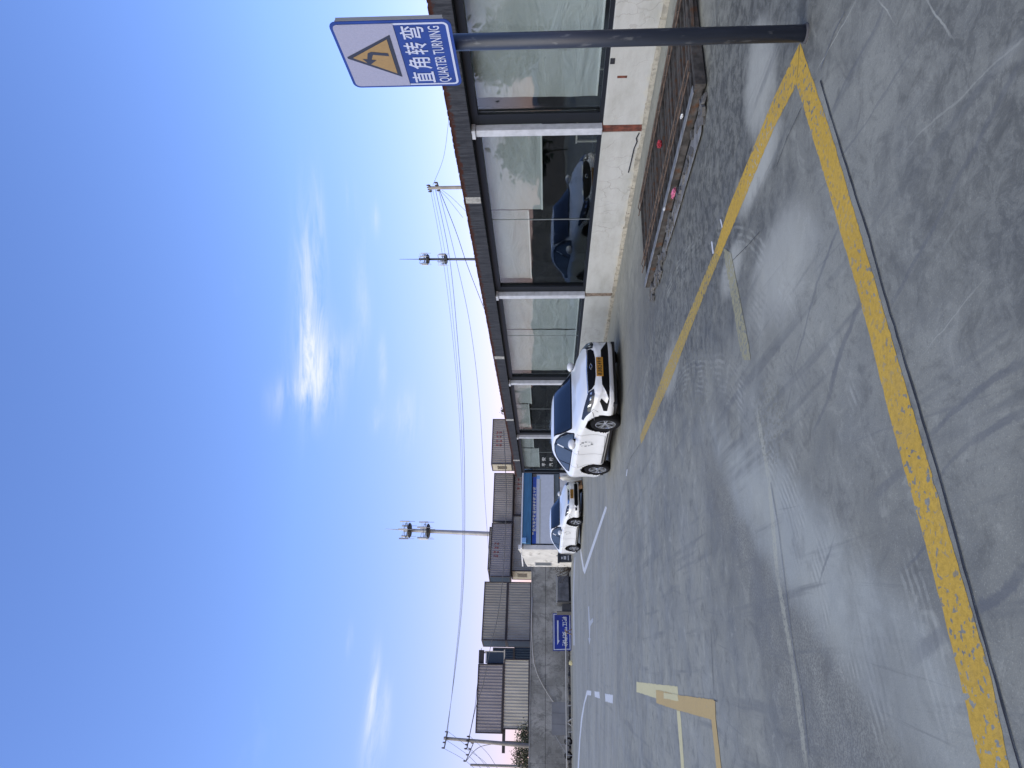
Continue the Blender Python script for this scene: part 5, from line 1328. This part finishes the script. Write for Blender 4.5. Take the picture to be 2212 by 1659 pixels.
cable([P(935, 400, D1), P(958, 340, D1+1), P(968, 270, D1+2), P(972, 230, D1+3)], .012, M_cab2, 'thin wire leaving the right pole toward the blue warning sign')
bl_end = bld.matrix_world
span(P(1088, 930, 36.5), arm2[0], [(s4(1085, 0)), (s4(1092, 240)), (s4(1080, 640)), (s4(1055, 1000)), (s4(1010, 1310)), s5(700, 450), s5(620, 850), s5(555, 1050)], .020, M_cab, 'dark low cable crossing in front of the containers to the left pole')
span(P(1040, 1400, 60), arm2[1], [s5(560, 900), s5(540, 1080)], .022, M_cab, 'short thin wire from the left container top to the left pole')
nxt = P(1016, 1700, 40)
for k, (a, e, lab) in enumerate(((arm1[1], s5(560, 1680), 'highest'), (arm1[0].lerp(arm1[1], .5), s5(620, 1680), 'second highest'), (arm1[0], s5(690, 1680), 'third highest'), (arm2[1], s5(720, 1700), 'fourth highest'), (arm2[0], s5(780, 1690), 'lowest'))):
    b = P(*e, 50-k*.5); mdp = a.lerp(b, .5)-Vector((0, 0, .25)); ext_ = b+(b-a)*.4-Vector((0, 0, .1))
    cable([a, mdp, b, ext_], .013, M_cab2, '%s of the thin wires running off the left pole to the picture edge' % lab)
cable([arm3[1], P(*s5(590, 1455), D2+.1), P(*s5(860, 1412), D2)], .025, M_conc, 'thin stay wire bracing the lowest crossarm of the left pole')

# ------------------------------------------------------------------ VEGETATION
M_leaf = mat('dull_green_leaf', (.085, .088, .045), .7, var=.5, vscale=2.0, col2=(.13, .09, .05), c2at=(.5, .7), c2scale=1.5)
M_leafd = mat('dark_green_leaf', (.035, .055, .028), .7, var=.5, vscale=1.2)
M_bark = mat('bark', (.055, .045, .036), .9, var=.3)
def branching(rnd, base, direction, L, r, depth, out, tips, spread=.6):
    d = direction.normalized(); p = base; pts = [p]; n = 4
    for i in range(n):
        d = (d+Vector((rnd.uniform(-1, 1), rnd.uniform(-1, 1), rnd.uniform(-.4, .7)))*.16).normalized(); p = p+d*L/n; pts.append(p)
    out.append((pts, [r*(1-.5*i/n) for i in range(n+1)]))
    if depth == 0: tips.append(p); return
    for k in range(rnd.choice((2, 3, 3))):
        f_ = rnd.uniform(.4, 1.0); bp = pts[min(n, int(f_*n))]
        nd = (d+Vector((rnd.uniform(-1, 1), rnd.uniform(-1, 1), rnd.uniform(-.3, .8)))*spread).normalized()
        branching(rnd, bp, nd, L*rnd.uniform(.6, .8), r*.55, depth-1, out, tips, spread)
    tips.append(p)
def tree(name, loc, h, seed, leaves, leafsize, label, cat, mt, trunk_r=.12, spread=.6, cl=.7, levels=3):
    rnd = random.Random(seed); o = thing(name, label, cat, loc)
    out, tips = [], []
    branching(rnd, Vector((0, 0, 0)), Vector((0, 0, 1)), h*.42, trunk_r, levels, out, tips, spread)
    m_ = MB()
    for i, (pts, rs) in enumerate(out): m_.tube(pts, rs, 6 if i < 5 else 4, caps=False)
    m_.build('trunk', M_bark, o)
    if leaves:
        vs, fs = [], []
        for k in range(leaves):
            c_ = rnd.choice(tips)+Vector((rnd.gauss(0, cl), rnd.gauss(0, cl), rnd.gauss(0, cl*.7)))
            u_ = Vector((rnd.gauss(0, 1), rnd.gauss(0, 1), rnd.gauss(0, 1))).normalized(); v_ = u_.cross(Vector((rnd.gauss(0, 1), rnd.gauss(0, 1), rnd.gauss(0, 1)))).normalized()
            s_ = leafsize*rnd.uniform(.6, 1.3); b = len(vs)
            vs += [tuple(c_-u_*s_), tuple(c_-v_*s_*.5), tuple(c_+u_*s_), tuple(c_+v_*s_*.5)]; fs.append((b, b+1, b+2, b+3))
        m_ = MB(); m_.v = vs; m_.f = fs
        me = bpy.data.meshes.new('crown'); me.from_pydata(vs, [], fs); mesh_obj('crown', me, mt, o)
    return o
# scrub behind the wall by the left pole
for i, (yy, h, seed, lab) in enumerate(((1648, 3.4, 11, 'thin olive bush behind the wall at the far left edge'), (1628, 4.4, 12, 'tallest olive and brown bush behind the wall beside the left pole'), (1603, 3.0, 13, 'low brown-green bush directly behind the left pole'), (1590, 4.2, 14, 'dark bush seen in the gap under the leftmost upper container'))):
    q = U0(yy, 60+i); q.z = 2.3
    tree('bush', q, h*.62, seed, 750, .10, lab, 'bush', M_leaf, .05, .9, .42)
# bare twigs showing over the roof
for (yy, dist, h, seed, lab) in ((290, 24, 4.4, 21, 'bare thin sapling whose twigs show over the roof behind the warning sign'), (628, 34, 5.0, 22, 'bare sapling whose twigs show over the middle of the roof'), (668, 36, 4.9, 23, 'bare sapling just right of the middle roof twigs, lower and thinner'), (12, 18, 4.4, 24, 'bare sapling at the far right behind the roof')):
    q = U0(yy, dist); tree('bare_sapling', q, h, seed, 0, 0, lab, 'sapling', M_leaf, .035, .45, levels=3)
# small weed clump on the roof edge
q = P(1072, 886, 24.5)
tree('weed_clump', Vector((q.x, q.y, 2.99)), .30, 31, 120, .03, 'small dry weed clump growing on the far roof edge', 'weed', M_leaf, .008, .9, .05, levels=1)
# row of trees across the yard to the left (outside the view, mirrored in the glass)
tsrc = tree('broadleaf_tree', Vector((-33, 25, 0)), 7.5, 41, 4200, .30, 'broad tree across the yard, first of the row mirrored in the glass', 'tree', M_leafd, .16, .75, .75)
for k, (x, y, s_, lab) in enumerate(((-36, 16, .85, 'second'), (-38, 8, 1.0, 'third'), (-34, 33, .8, 'fourth'), (-40, 0, .9, 'fifth'))):
    c_ = copy_tree(tsrc); c_.location = (x, y, 0); c_.scale = (s_, s_, s_); c_.rotation_euler = (0, 0, k*1.3); c_['label'] = 'broad tree across the yard, %s of the row mirrored in the glass' % lab
for o in [tsrc]+[x for x in bpy.data.objects if x.name.startswith('broadleaf_tree') and x.parent is None]: o['group'] = 'trees across the yard to the left'
# pale workshop far left, also mirrored
wk = thing('workshop', 'pale stepped workshop across the yard, mirrored in the glass front', 'building', (-62, 36, 0), R(70))
m_ = MB(); m_.box(-16, 10, 0, 8, 0, 3.0); m_.box(-10, 4, 0, 8, 3.0, 4.6); m_.box(-6, 0, 0, 8, 4.6, 5.6); m_.build('wall', M_ow, wk)
m_ = MB()
for k in range(6): m_.box(-13+k*3.6, -11.4+k*3.6, -8e-3+8.0, 8.02, 1.2, 2.2)
m_.build('window', M_black, wk)
